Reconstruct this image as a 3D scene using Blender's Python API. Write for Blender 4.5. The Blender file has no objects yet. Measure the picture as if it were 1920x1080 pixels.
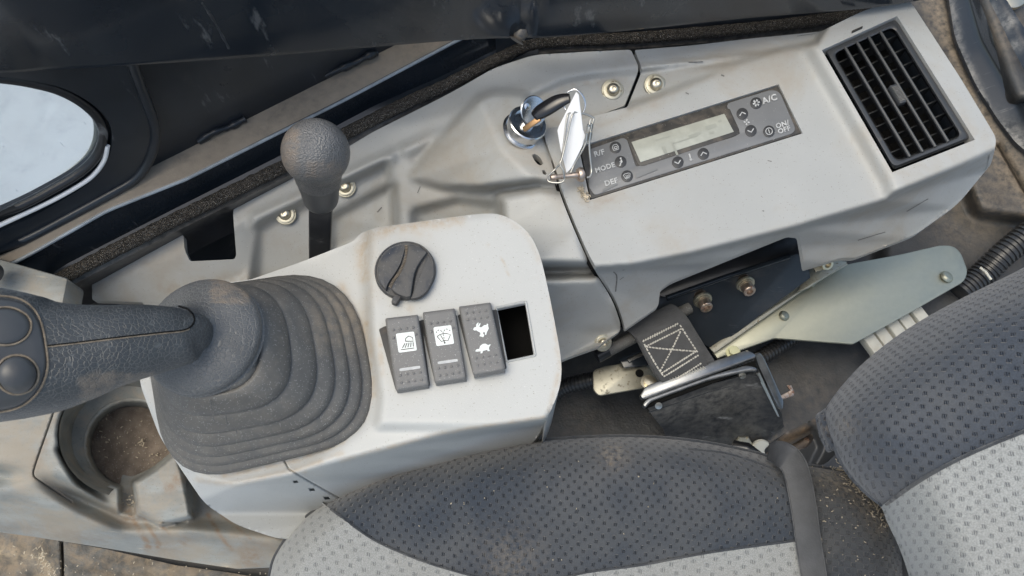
import bpy, bmesh, math, random
import numpy as np
from mathutils import Vector, Matrix, geometry
random.seed(4); np.random.seed(4)
sc = bpy.context.scene
col = sc.collection

# ------------------------------------------------------------------ camera
TILT = math.radians(22); FPX = 1450.0; DIST = 0.50; ZC = 0.38
CAM = Vector((0, -DIST*math.sin(TILT), ZC + DIST*math.cos(TILT)))
FWD = Vector((0, math.sin(TILT), -math.cos(TILT)))
cd = bpy.data.cameras.new("camera"); cam = bpy.data.objects.new("camera", cd); col.objects.link(cam)
cd.sensor_width = 36; cd.lens = FPX/1920*36; cd.clip_start = 0.02; cd.clip_end = 200
cam.location = CAM; cam.rotation_euler = (TILT, 0, 0)
cd.dof.use_dof = True; cd.dof.focus_distance = 0.52; cd.dof.aperture_fstop = 20
sc.camera = cam

# ------------------------------------------------------------------ light
SUN_EL, SUN_AZ = math.radians(73), math.radians(-102)      # azimuth measured from +Y towards +X
w = bpy.data.worlds.new("World"); sc.world = w; w.use_nodes = True
nt = w.node_tree; bg = nt.nodes["Background"]
sky = nt.nodes.new("ShaderNodeTexSky"); sky.sky_type = 'NISHITA'; sky.sun_disc = False
sky.sun_elevation = SUN_EL; sky.sun_rotation = SUN_AZ
sky.air_density = 1.0; sky.dust_density = 4.0; sky.ozone_density = 0.6
nt.links.new(sky.outputs[0], bg.inputs[0]); bg.inputs[1].default_value = 0.15
sd = bpy.data.lights.new("sun", 'SUN'); sun = bpy.data.objects.new("sun", sd); col.objects.link(sun)
sd.energy = 0.6; sd.angle = math.radians(45); sd.color = (1.0, 0.965, 0.92)
dirv = Vector((math.sin(SUN_AZ)*math.cos(SUN_EL), math.cos(SUN_AZ)*math.cos(SUN_EL), math.sin(SUN_EL)))
sun.rotation_euler = dirv.to_track_quat('Z', 'Y').to_euler()
sc.view_settings.view_transform = 'Standard'; sc.view_settings.look = 'None'
sc.view_settings.exposure = 0.66; sc.view_settings.gamma = 1
sc.view_settings.use_white_balance = True; sc.view_settings.white_balance_temperature = 6750; sc.view_settings.white_balance_tint = 3

# ------------------------------------------------------------------ geometry helpers
ct, st = math.cos(TILT), math.sin(TILT)
def ray(x, y):
    a = (x-960)/FPX; b = -(y-540)/FPX
    return Vector((a, b*ct + st, b*st - ct))
def P(x, y, z):
    """world point at height z (metres) seen in direction x, y"""
    d = ray(x, y); return CAM + d*((z-CAM.z)/d.z)
def PP(x, y, o, n):
    d = ray(x, y); return CAM + d*((o-CAM).dot(n)/d.dot(n))
def mpp(p): return (Vector(p)-CAM).dot(FWD)/FPX
def inv(p):
    d = Vector(p)-CAM; k = d.dot(FWD); up = Vector((0, ct, st))
    return (960 + FPX*d.x/k, 540 - FPX*d.dot(up)/k)
Z = Vector((0, 0, 1))

def mesh_obj(name, verts, faces, m=None, parent=None, smooth=None, uv=None, attrs=None):
    me = bpy.data.meshes.new(name)
    me.from_pydata([tuple(v) for v in verts], [], [tuple(f) for f in faces]); me.update()
    if smooth is not None:
        if smooth is True: me.shade_smooth()
        else:
            me.shade_smooth(); me.set_sharp_from_angle(angle=math.radians(smooth))
    o = bpy.data.objects.new(name, me); col.objects.link(o)
    if m: me.materials.append(m)
    if attrs:
        for k, a in attrs.items():
            at = me.attributes.new(k, 'FLOAT', 'POINT'); at.data.foreach_set('value', np.asarray(a, dtype=np.float32))
    if uv is not None:
        U, V = uv; l = me.uv_layers.new(name='UVMap')
        co = np.array([tuple(v) for v in verts]); uvv = np.stack([co@np.array(U), co@np.array(V)], 1)
        li = np.empty(len(me.loops), dtype=np.int32); me.loops.foreach_get('vertex_index', li)
        l.data.foreach_set('uv', uvv[li].astype(np.float32).ravel())
    if parent:
        o.parent = parent; o.matrix_parent_inverse = Matrix.Translation(-parent.location)
    else:
        c = sum((Vector(b) for b in o.bound_box), Vector())/8
        c.z = min(b[2] for b in o.bound_box)
        me.transform(Matrix.Translation(-c)); o.location = c
    return o
def tag(o, label=None, cat=None, group=None, kind=None):
    if label: o['label'] = label
    if cat: o['category'] = cat
    if group: o['group'] = group
    if kind: o['kind'] = kind
    return o
def thing(name, loc, label, cat, group=None):
    o = bpy.data.objects.new(name, None); col.objects.link(o); o.location = loc
    o.empty_display_size = .01
    return tag(o, label, cat, group)
def flatten(parts):
    V, F = [], []
    for v, f in parts:
        n = len(V); V += list(v); F += [[i+n for i in q] for q in f]
    return V, F

def corner_round(pts, seg=6, closed=True):
    """pts: list of (Vector, radius) -> smooth polyline"""
    out = []; n = len(pts)
    for i, (p, r) in enumerate(pts):
        if r <= 0 or (not closed and i in (0, n-1)): out.append(p.copy()); continue
        a = pts[i-1][0]-p; b = pts[(i+1) % n][0]-p
        ra = min(r, a.length*.49); rb = min(r, b.length*.49)
        A = p + a.normalized()*ra; B = p + b.normalized()*rb
        for k in range(seg+1):
            t = k/seg; out.append(A*(1-t)**2 + p*2*t*(1-t) + B*t*t)
    return out
def px_outline(pts, r=0, seg=6):
    """pts (x,y) or (x,y,r) in picture units -> rounded 2D outline"""
    return [(v.x, v.y) for v in corner_round([(Vector((p[0], p[1], 0)), p[2] if len(p) > 2 else r) for p in pts], seg)]
def dens(pts, step, closed=True):
    out = []; n = len(pts)
    for i in range(n if closed else n-1):
        a = np.array(pts[i], float); b = np.array(pts[(i+1) % n], float)
        k = max(1, int(np.linalg.norm((b-a)[:2])/step+.5))
        for j in range(k): out.append(tuple(a+(b-a)*j/k))
    if not closed: out.append(tuple(pts[-1]))
    return out
def spline(pts, sub=8, closed=False):
    """Catmull-Rom through tuples"""
    p = [np.array(q, float) for q in pts]; n = len(p); out = []
    for i in range(n if closed else n-1):
        p0 = p[i-1] if (closed or i > 0) else 2*p[0]-p[1]
        p1 = p[i]; p2 = p[(i+1) % n]
        p3 = p[(i+2) % n] if (closed or i < n-2) else 2*p[-1]-p[-2]
        for k in range(sub):
            t = k/sub
            out.append(.5*((2*p1)+(-p0+p2)*t+(2*p0-5*p1+4*p2-p3)*t*t+(-p0+3*p1-3*p2+p3)*t**3))
    if not closed: out.append(p[-1])
    return [tuple(q) for q in out]
def resample(pts, n):
    p = np.array([tuple(q) for q in pts], float); d = np.r_[0, np.cumsum(np.linalg.norm(np.diff(p, axis=0), axis=1))]
    t = np.linspace(0, d[-1], n)
    return [Vector([np.interp(q, d, p[:, k]) for k in range(p.shape[1])]) for q in t]
def inside(poly, X, Y):
    r = np.zeros(np.shape(X), bool); n = len(poly)
    for i in range(n):
        x0, y0 = poly[i]; x1, y1 = poly[(i+1) % n]
        if y0 == y1: continue
        c = ((y0 > Y) != (y1 > Y)) & (X < (x1-x0)*(Y-y0)/(y1-y0)+x0)
        r ^= c
    return r
def segdist(poly, X, Y, closed=True):
    d = np.full(np.shape(X), 1e9); n = len(poly)
    for i in range(n if closed else n-1):
        x0, y0 = poly[i][:2]; x1, y1 = poly[(i+1) % n][:2]
        L = (x1-x0)**2+(y1-y0)**2+1e-9
        t = np.clip(((X-x0)*(x1-x0)+(Y-y0)*(y1-y0))/L, 0, 1)
        d = np.minimum(d, np.hypot(X-x0-t*(x1-x0), Y-y0-t*(y1-y0)))
    return d
def gauss(A, s, g):
    if s <= 0: return A
    s = s/g; R = max(1, int(3*s)); k = np.exp(-.5*(np.arange(-R, R+1)/s)**2); k /= k.sum()
    for ax in (0, 1):
        pad = [(0, 0), (0, 0)]; pad[ax] = (R, R); B = np.pad(A, pad, mode='edge')
        out = np.zeros_like(A); n = A.shape[ax]
        for i, w_ in enumerate(k):
            out += w_*(B[i:i+n, :] if ax == 0 else B[:, i:i+n])
        A = out
    return A
class Height:
    """a height map built from control faces, each layer softened by its own radius"""
    def __init__(s, outline, layers, g=2):
        xs = [p[0] for p in outline]; ys = [p[1] for p in outline]
        s.g = g; s.x0 = min(xs)-24; s.y0 = min(ys)-24
        nx = int((max(xs)-min(xs)+48)/g)+1; ny = int((max(ys)-min(ys)+48)/g)+1
        X, Y = np.meshgrid(s.x0+np.arange(nx)*g, s.y0+np.arange(ny)*g)
        A = np.full((ny, nx), np.nan)
        for sig, faces in layers:
            for f in faces:
                for t3 in (geometry.tessellate_polygon([[Vector((p[0], p[1], 0)) for p in f]]) if len(f) > 3 else [(0, 1, 2)]):
                    (xa, ya, za), (xb, yb, zb), (xc, yc, zc) = (f[i] for i in t3)
                    det = (yb-yc)*(xa-xc)+(xc-xb)*(ya-yc)
                    if abs(det) < 1e-6: continue
                    w0 = ((yb-yc)*(X-xc)+(xc-xb)*(Y-yc))/det; w1 = ((yc-ya)*(X-xc)+(xa-xc)*(Y-yc))/det
                    w2 = 1-w0-w1; m = (w0 >= -.002) & (w1 >= -.002) & (w2 >= -.002)
                    A[m] = (w0*za+w1*zb+w2*zc)[m]
            it = 0
            while np.isnan(A).any() and it < 600:
                it += 1
                B = np.pad(A, 1, constant_values=np.nan)
                S = np.stack([B[:-2, 1:-1], B[2:, 1:-1], B[1:-1, :-2], B[1:-1, 2:], B[:-2, :-2], B[2:, 2:], B[:-2, 2:], B[2:, :-2]])
                c = (~np.isnan(S)).sum(0); v = np.nansum(S, 0)/np.maximum(c, 1)
                m = np.isnan(A) & (c > 0); A[m] = v[m]
            A = gauss(A, sig, g)
        s.A = A
    def __call__(s, x, y):
        fx = np.clip((np.asarray(x, float)-s.x0)/s.g, 0, s.A.shape[1]-1.001); fy = np.clip((np.asarray(y, float)-s.y0)/s.g, 0, s.A.shape[0]-1.001)
        i = fx.astype(int); j = fy.astype(int); u = fx-i; v = fy-j; A = s.A
        return A[j, i]*(1-u)*(1-v)+A[j, i+1]*u*(1-v)+A[j+1, i]*(1-u)*v+A[j+1, i+1]*u*v
def PN(X, Y, Zv):
    a = (X-960)/FPX; b = -(Y-540)/FPX
    dy = b*ct+st; dz = b*st-ct; t = (Zv-CAM.z)/dz
    return np.stack([CAM.x+a*t, CAM.y+dy*t, Zv+0*t], 1)
def dirt_val(spec, X, Y):
    d = np.zeros(len(X))
    for s in spec:
        if len(s) == 4: x, y, r, k = s; q = np.hypot(X-x, Y-y)
        else: pts, r, k = s; q = segdist(pts, X, Y, False)
        d = np.maximum(d, k*np.exp(-(q/r)**2))
    return d
def field(name, outline, H, m, parent=None, holes=(), step=5, skirt=.003, zlow=None, hole_depth=.006, dirt=(), uv=None, lift=0.0, smooth=True, grooves=(), creases=()):
    out = dens(outline, step)
    loops = [out]+[dens(h, step) for h in holes]
    xs = np.array([p[0] for p in out]); ys = np.array([p[1] for p in out])
    gx = np.arange(xs.min(), xs.max(), step); gy = np.arange(ys.min(), ys.max(), step*.87)
    GX, GY = np.meshgrid(gx, gy); GX = GX+(np.arange(len(gy)) % 2)[:, None]*step*.5
    GX = GX.ravel(); GY = GY.ravel(); ok = inside(out, GX, GY) & (segdist(out, GX, GY) > step*.45)
    for h in loops[1:]: ok &= ~inside(h, GX, GY) & (segdist(h, GX, GY) > step*.45)
    cl = []
    for pl, gw, gd in grooves:
        c = dens(pl, max(2.0, gw), False); n = len(c)
        for sgn in (-1, 0, 1):
            q = []
            for i in range(n):
                a, b = c[max(i-1, 0)], c[min(i+1, n-1)]; L = math.hypot(b[0]-a[0], b[1]-a[1])+1e-9
                q.append((c[i][0]-(b[1]-a[1])/L*gw*sgn, c[i][1]+(b[0]-a[0])/L*gw*sgn))
            cl.append(q)
        ok &= segdist(pl, GX, GY, False) > gw*1.5
    for c in creases:
        c = dens(c, step*.7, False); cl.append(c); ok &= segdist(c, GX, GY, False) > step*.4
    v2 = []; ed = []
    for L in loops:
        n = len(v2); k = len(L); v2 += [Vector(p) for p in L]; ed += [(n+i, n+(i+1) % k) for i in range(k)]
    for L in cl:
        n = len(v2); v2 += [Vector(p) for p in L]; ed += [(n+i, n+i+1) for i in range(len(L)-1)]
    nb = len(v2); v2 += [Vector((a, b)) for a, b in zip(GX[ok], GY[ok])]
    r = geometry.delaunay_2d_cdt(v2, ed, [], 0, 1e-5)
    V2 = np.array([tuple(v) for v in r[0]]); F = np.array([f for f in r[2] if len(f) == 3])
    C = V2[F].mean(1); keep = inside(out, C[:, 0], C[:, 1])
    for h in loops[1:]: keep &= ~inside(h, C[:, 0], C[:, 1])
    F = F[keep]
    zz = H(V2[:, 0], V2[:, 1])+lift
    for pl, gw, gd in grooves: zz = zz-gd*np.clip(1-segdist(pl, V2[:, 0], V2[:, 1], False)/(gw*.98), 0, 1)
    V3 = PN(V2[:, 0], V2[:, 1], zz)
    # orient up
    a, b, c = V3[F[:, 0]], V3[F[:, 1]], V3[F[:, 2]]
    flip = (np.cross(b-a, c-a)*(np.array(tuple(CAM))-a)).sum(1) < 0
    F[flip] = F[flip][:, ::-1]
    V = [tuple(v) for v in V3]; FF = [tuple(int(i) for i in f) for f in F]
    DV = list(dirt_val(dirt, V2[:, 0], V2[:, 1])) if dirt else [0]*len(V)
    for li, L in enumerate(loops):
        A = np.array(L); z = H(A[:, 0], A[:, 1])+lift; T = PN(A[:, 0], A[:, 1], z); n = len(V); k = len(L)
        ar = np.sum(A[:, 0]*np.roll(A[:, 1], -1)-np.roll(A[:, 0], -1)*A[:, 1])
        for p, z_ in zip(T, z):
            V.append(tuple(p))
        for p, z_ in zip(T, z):
            if li == 0: zb = z_-skirt if zlow is None else min(z_-skirt, zlow)
            else: zb = z_-hole_depth
            V.append((p[0], p[1], zb))
        DV += [DV[0]*0]*(2*k)
        for i in range(k):
            j = (i+1) % k; q = (n+i, n+j, n+k+j, n+k+i)
            FF.append(q if (ar > 0) == (li == 0) else q[::-1])
    return mesh_obj(name, V, FF, m, parent, smooth=smooth, uv=uv, attrs={'dirt': DV})

def rings_mesh(rings, cap0=True, cap1=True, closed=True):
    V, F = [], []; n = len(rings[0])
    for r in rings: V += [Vector(p) for p in r]
    for k in range(len(rings)-1):
        for i in range(n if closed else n-1):
            j = (i+1) % n; F.append((k*n+i, k*n+j, (k+1)*n+j, (k+1)*n+i))
    if closed and cap0: F.append(tuple(range(n))[::-1])
    if closed and cap1: F.append(tuple((len(rings)-1)*n+i for i in range(n)))
    return V, F
def plate_mesh(pts3, ext, bevel=0.0006):
    """closed 3D outline (top face) extruded by vector ext, with bevelled top edge"""
    pts = [Vector(p) for p in pts3]; n = len(pts); c = sum(pts, Vector())/n; e = Vector(ext); up = -e.normalized()
    ins = []
    for i in range(n):
        t = (pts[(i+1) % n]-pts[i-1]); nn = t.cross(up); 
        if nn.length < 1e-9: nn = Vector((0, 0, 0))
        else: nn.normalize()
        ins.append(nn)
    if sum(ins[i].dot(pts[i]-c) for i in range(n)) > 0: ins = [-v for v in ins]
    top2 = [p+v*bevel for p, v in zip(pts, ins)]
    mid = [p+v*bevel*.3-up*bevel*.3 for p, v in zip(pts, ins)]
    side = [p-up*bevel for p in pts]; bot = [p+e for p in pts]
    V, F = rings_mesh([bot, side, mid, top2])
    a = sum(((V[f[1]]-V[f[0]]).cross(V[f[2]]-V[f[1]]) for f in [F[-1]]), Vector())
    nrm = Vector()
    for i in range(n): nrm += top2[i].cross(top2[(i+1) % n])
    if nrm.dot(up) < 0: F = [f[::-1] for f in F]
    return V, F
def plate(name, px, z, ext, m, parent=None, bevel=.0006, r=0, seg=5, smooth=40, zf=None):
    """px outline at height z (or per point z)"""
    if zf is None:
        pts = [(P(p[0], p[1], z), (p[2] if len(p) > 2 else r)*mpp(P(p[0], p[1], z))) for p in px]
    else: pts = [(P(p[0], p[1], zf(p[0], p[1])), (p[2] if len(p) > 2 else r)*mpp(P(p[0], p[1], z))) for p in px]
    o3 = corner_round(pts, seg)
    V, F = plate_mesh(o3, ext, bevel)
    return mesh_obj(name, V, F, m, parent, smooth=smooth)
def sweep(pts, rad, n=12, closed=False, flat=None, cap=True):
    """tube along 3D points; rad scalar or list; flat=(ratio, axis) squashes"""
    p = [Vector(q) for q in pts]; N = len(p); rings = []; prev = None
    for i in range(N):
        t = (p[(i+1) % N]-p[i-1]) if closed else (p[min(i+1, N-1)]-p[max(i-1, 0)])
        t.normalize()
        u = (prev if prev is not None else (Z if abs(t.z) < .9 else Vector((1, 0, 0))))
        u = (u-t*u.dot(t)).normalized(); v = t.cross(u); prev = u
        r = rad[i] if hasattr(rad, '__len__') else rad
        ru, rv = (r if isinstance(r, tuple) else (r, r))
        rings.append([p[i]+u*(ru*math.cos(a))+v*(rv*math.sin(a)) for a in (2*math.pi*k/n for k in range(n))])
    if closed: rings.append(rings[0])
    V, F = rings_mesh(rings, cap and not closed, cap and not closed)
    return V, F
def tube(name, pts, rad, m, parent=None, n=12, closed=False, cap=True, smooth=50):
    V, F = sweep(pts, rad, n, closed, cap=cap); return mesh_obj(name, V, F, m, parent, smooth=smooth)
def lathe_mesh(prof, o, axis, n=24, ref=None):
    o = Vector(o); a = Vector(axis).normalized(); u = (Vector(ref) if ref else (Vector((1, 0, 0)) if abs(a.x) < .8 else Vector((0, 1, 0))))
    u = (u-a*u.dot(a)).normalized(); v = a.cross(u)
    rings = [[o+a*h+(u*math.cos(t)+v*math.sin(t))*max(r, 1e-5) for t in (2*math.pi*k/n for k in range(n))] for r, h in prof]
    return rings_mesh(rings)
def lathe(name, prof, o, axis, m, parent=None, n=24, smooth=35):
    V, F = lathe_mesh(prof, o, axis, n); return mesh_obj(name, V, F, m, parent, smooth=smooth)
def box_mesh(c, ax, ay, az):
    """centre and three half-extent vectors"""
    c = Vector(c); V = [c+ax*i+ay*j+az*k for i in (-1, 1) for j in (-1, 1) for k in (-1, 1)]
    F = [(0, 1, 3, 2), (4, 6, 7, 5), (0, 4, 5, 1), (2, 3, 7, 6), (0, 2, 6, 4), (1, 5, 7, 3)]
    if ax.cross(ay).dot(az) < 0: F = [f[::-1] for f in F]
    return V, F
def rbox(name, c, ax, ay, az, m, parent=None, bev=.001, seg=2):
    V, F = box_mesh(c, ax, ay, az); bm = bmesh.new()
    vs = [bm.verts.new(v) for v in V]
    for f in F: bm.faces.new([vs[i] for i in f])
    bmesh.ops.recalc_face_normals(bm, faces=bm.faces)
    bmesh.ops.bevel(bm, geom=bm.edges[:], offset=bev, segments=seg, affect='EDGES', profile=.5)
    bm.normal_update(); V = [v.co.copy() for v in bm.verts]; F = [[v.index for v in f.verts] for f in bm.faces]; bm.free()
    return mesh_obj(name, V, F, m, parent, smooth=40)
def strokes(lines, width, put):
    """ribbons of given width (same unit as the points) laid on a surface by put(x,y)"""
    V, F = [], []
    for L in lines:
        L = [np.array(p, float) for p in L]; n0 = len(V)
        for i, p in enumerate(L):
            d = L[min(i+1, len(L)-1)]-L[max(i-1, 0)]; d = d/(np.linalg.norm(d)+1e-9); nn = np.array([-d[1], d[0]])*width/2
            V += [put(*(p+nn)), put(*(p-nn))]
        for i in range(len(L)-1): F.append((n0+2*i, n0+2*i+1, n0+2*i+3, n0+2*i+2))
    return V, F
def ink(name, parts, m, parent):
    """flat print: list of (verts,faces), faces turned to the viewer"""
    V, F = flatten(parts); FF = []
    for f in F:
        a, b, c = Vector(V[f[0]]), Vector(V[f[1]]), Vector(V[f[2]])
        FF.append(f if (b-a).cross(c-a).dot(CAM-a) > 0 else f[::-1])
    return mesh_obj(name, V, FF, m, parent)
def fill(poly, put):
    tri = geometry.tessellate_polygon([[Vector((x, y, 0)) for x, y in poly]])
    return [put(x, y) for x, y in poly], [list(t) for t in tri]
def circ(cx, cy, r, n=20, ry=None): 
    ry = ry or r
    return [(cx+r*math.cos(2*math.pi*k/n), cy+ry*math.sin(2*math.pi*k/n)) for k in range(n)]
def text_mesh(s, put, bold=.018):
    """text in em units through put(a,b)"""
    cu = bpy.data.curves.new('t', 'FONT'); cu.body = s; cu.size = 1; cu.offset = bold; cu.space_character = 1.08; cu.resolution_u = 3
    o = bpy.data.objects.new('t', cu); col.objects.link(o)
    dg = bpy.context.evaluated_depsgraph_get(); me = o.evaluated_get(dg).to_mesh()
    V = [put(v.co.x, v.co.y) for v in me.vertices]; F = [list(p.vertices) for p in me.polygons]
    o.evaluated_get(dg).to_mesh_clear(); bpy.data.objects.remove(o); bpy.data.curves.remove(cu)
    return V, F

# ------------------------------------------------------------------ materials
def s2l(c): return tuple(((v/255)/12.92 if v/255 <= .04045 else ((v/255+.055)/1.055)**2.4) for v in c)
class NB:
    def __init__(s, name):
        s.m = bpy.data.materials.new(name); s.m.use_nodes = True; s.t = s.m.node_tree
        s.b = s.t.nodes['Principled BSDF']; s.tc = s.t.nodes.new('ShaderNodeTexCoord'); s.co = s.tc.outputs['Object']
    def n(s, ty, **kw):
        nd = s.t.nodes.new(ty)
        for k, v in kw.items(): setattr(nd, k, v)
        return nd
    def l(s, a, b): s.t.links.new(a, b)
    def math(s, op, a, b=0.0, c=None, clamp=False):
        nd = s.n('ShaderNodeMath', operation=op, use_clamp=clamp)
        for i, v in enumerate((a, b, c)):
            if v is None: continue
            if isinstance(v, (int, float)): nd.inputs[i].default_value = v
            else: s.l(v, nd.inputs[i])
        return nd.outputs[0]
    def noise(s, scale, det=3, rough=.55, co=None, stretch=None, dist=0):
        nd = s.n('ShaderNodeTexNoise'); nd.inputs['Scale'].default_value = scale; nd.inputs['Detail'].default_value = det; nd.inputs['Roughness'].default_value = rough
        nd.inputs['Distortion'].default_value = dist
        c = co or s.co
        if stretch:
            mp = s.n('ShaderNodeMapping'); mp.inputs['Scale'].default_value = stretch[:3]
            if len(stretch) > 3: mp.inputs['Rotation'].default_value = (0, 0, math.radians(stretch[3]))
            s.l(c, mp.inputs[0]); c = mp.outputs[0]
        s.l(c, nd.inputs['Vector']); return nd.outputs[0]
    def ramp(s, v, lo, hi):
        nd = s.n('ShaderNodeMapRange', interpolation_type='SMOOTHSTEP'); s.l(v, nd.inputs[0])
        nd.inputs[1].default_value = lo; nd.inputs[2].default_value = hi; return nd.outputs[0]
    def mix(s, f, a, b):
        nd = s.n('ShaderNodeMix', data_type='RGBA')
        if isinstance(f, (int, float)): nd.inputs[0].default_value = f
        else: s.l(f, nd.inputs[0])
        for i, v in ((6, a), (7, b)):
            if isinstance(v, tuple): nd.inputs[i].default_value = (*v[:3], 1)
            else: s.l(v, nd.inputs[i])
        return nd.outputs[2]
    def bump(s, h, strength, dist, prev=None):
        nd = s.n('ShaderNodeBump'); nd.inputs['Strength'].default_value = strength; nd.inputs['Distance'].default_value = dist
        s.l(h, nd.inputs['Height'])
        if prev is not None: s.l(prev, nd.inputs['Normal'])
        return nd.outputs[0]
    def vor(s, scale, feature='F1', co=None, rnd=1):
        nd = s.n('ShaderNodeTexVoronoi', feature=feature); nd.inputs['Scale'].default_value = scale; nd.inputs['Randomness'].default_value = rnd
        s.l(co or s.co, nd.inputs['Vector']); return nd.outputs['Distance']
def surf(name, c, rough=.5, metal=0, spec=.5, coat=0, var=.12, vscale=25, streak=None, speck=0, speckc=(.02, .02, .02), speck2=0,
         dust=0, dustc=(.30, .25, .19), dscale=30, dirtc=(.36, .23, .12), bumps=(('n', 900, .15, .0004),), cells=None, dustup=0, scuff=0, scuffc=(.5, .5, .5)):
    q = NB(name); b = q.b
    b.inputs['Specular IOR Level'].default_value = spec; b.inputs['Coat Weight'].default_value = coat; b.inputs['Coat Roughness'].default_value = .08
    n1 = q.noise(vscale, 5, .6, stretch=streak)
    C = q.mix(q.ramp(n1, .3, .7), tuple(v*(1-var) for v in c), tuple(min(1, v*(1+var)) for v in c))
    nrm = None
    if cells:
        cs, cc, cst, cb = cells
        dv = q.vor(cs, 'DISTANCE_TO_EDGE'); e = q.ramp(dv, .0, .11)
        f = q.math('MULTIPLY', q.math('SUBTRACT', 1, e), cst); C = q.mix(f, C, cc)
        nrm = q.bump(e, cb, .0006, nrm)
    if speck:
        vn = q.vor(650, 'F1'); big = q.noise(420, 0)
        f = q.math('MULTIPLY', q.math('LESS_THAN', vn, .17), q.math('GREATER_THAN', big, 1-speck)); C = q.mix(q.math('MULTIPLY', f, .75), C, speckc)
    if speck2:
        vn = q.vor(1500, 'F1'); big = q.noise(700, 0)
        f = q.math('MULTIPLY', q.math('LESS_THAN', vn, .2), q.math('GREATER_THAN', big, 1-speck2)); C = q.mix(q.math('MULTIPLY', f, .8), C, (.75, .75, .72))
    R = q.math('ADD', rough-.06, q.math('MULTIPLY', q.noise(60, 4), .12))
    if scuff:
        sn = q.noise(22, 6, .65, stretch=(1, 7, 1, 30)); f = q.math('MULTIPLY', q.ramp(sn, .62, .72), scuff); C = q.mix(f, C, scuffc)
    if dust or dustup:
        dn = q.noise(dscale, 7, .68, dist=.4); lo = .75-dust*.5
        f = q.ramp(dn, lo-.1, lo+.14)
        f = q.math('MULTIPLY', f, min(1, .45+dust*.5))
        if dustup:
            g = q.n('ShaderNodeNewGeometry'); sp = q.n('ShaderNodeSeparateXYZ'); q.l(g.outputs['Normal'], sp.inputs[0])
            u = q.ramp(sp.outputs[2], .4, .95); nz = q.ramp(q.noise(70, 5, .65), .35, .65)
            f = q.math('MAXIMUM', f, q.math('MULTIPLY', q.math('MULTIPLY', u, dustup), q.math('ADD', .4, q.math('MULTIPLY', nz, .6))))
        C = q.mix(f, C, dustc); R = q.math('ADD', R, q.math('MULTIPLY', f, .3), clamp=True)
    at = q.n('ShaderNodeAttribute', attribute_name='dirt'); dn2 = q.noise(140, 5, .7)
    f = q.math('MULTIPLY', at.outputs['Fac'], q.ramp(dn2, .25, .7), clamp=True)
    C = q.mix(f, C, dirtc); R = q.math('ADD', R, q.math('MULTIPLY', f, .25), clamp=True)
    q.l(C, b.inputs['Base Color']); q.l(R, b.inputs['Roughness']); b.inputs['Metallic'].default_value = metal
    for k, s_, st_, d in bumps:
        h = q.noise(s_, 3) if k == 'n' else q.vor(s_)
        nrm = q.bump(h, st_, d, nrm)
    if nrm is not None: q.l(nrm, b.inputs['Normal'])
    return q.m
def fabric(name, c, dash, pitch=.0085, lint=.3, depth=.8, dashc=1.0, su=.2, sv=.17):
    q = NB(name); b = q.b; uv = q.tc.outputs['UV']
    # woven pattern: staggered groups of short dashes pressed into the cloth
    wob = q.noise(60, 2); 
    sp = q.n('ShaderNodeSeparateXYZ'); q.l(uv, sp.inputs[0])
    u = q.math('DIVIDE', sp.outputs[0], pitch); v = q.math('DIVIDE', sp.outputs[1], pitch)
    u = q.math('ADD', u, q.math('MULTIPLY', wob, .35)); v = q.math('ADD', v, q.math('MULTIPLY', q.noise(43, 2), .35))
    def cell(off):
        a = q.math('ABSOLUTE', q.math('SUBTRACT', q.math('FRACT', q.math('ADD', u, off)), .5))
        d = q.math('ABSOLUTE', q.math('SUBTRACT', q.math('FRACT', q.math('ADD', v, off)), .5))
        return q.math('MULTIPLY', q.math('SUBTRACT', 1, q.ramp(a, su-.05, su+.03)), q.math('SUBTRACT', 1, q.ramp(d, sv-.04, sv+.03)))
    mk = q.math('MAXIMUM', cell(0.0), cell(.5))
    stripe = q.math('SINE', q.math('ADD', q.math('MULTIPLY', u, 44.0), q.math('MULTIPLY', v, 12.0)))
    mk2 = q.math('MULTIPLY', mk, q.ramp(stripe, -.7, .1))
    fine = q.noise(1500, 2); big = q.noise(18, 4)
    C = q.mix(q.ramp(fine, .3, .7), tuple(x*.80 for x in c), tuple(x*1.2 for x in c))
    C = q.mix(q.ramp(big, .35, .7), C, q.mix(.25, C, (.2, .19, .17)))
    C = q.mix(q.math('MULTIPLY', mk2, dashc), C, dash)
    ln = q.vor(500); lf = q.math('MULTIPLY', q.math('LESS_THAN', ln, .1), q.math('GREATER_THAN', q.noise(230, 1), .66))
    C = q.mix(q.math('MULTIPLY', lf, lint), C, (.6, .56, .5))
    at = q.n('ShaderNodeAttribute', attribute_name='dirt')
    C = q.mix(q.math('MULTIPLY', at.outputs['Fac'], q.ramp(q.noise(300, 5, .7), .35, .65), clamp=True), C, (.33, .27, .2))
    q.l(C, b.inputs['Base Color']); b.inputs['Roughness'].default_value = .95; b.inputs['Specular IOR Level'].default_value = .15
    b.inputs['Sheen Weight'].default_value = .25; b.inputs['Sheen Roughness'].default_value = .5
    nrm = q.bump(q.math('SUBTRACT', 1, mk), depth, .0012); nrm = q.bump(fine, .5, .0005, nrm); q.l(nrm, b.inputs['Normal'])
    return q.m
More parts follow.
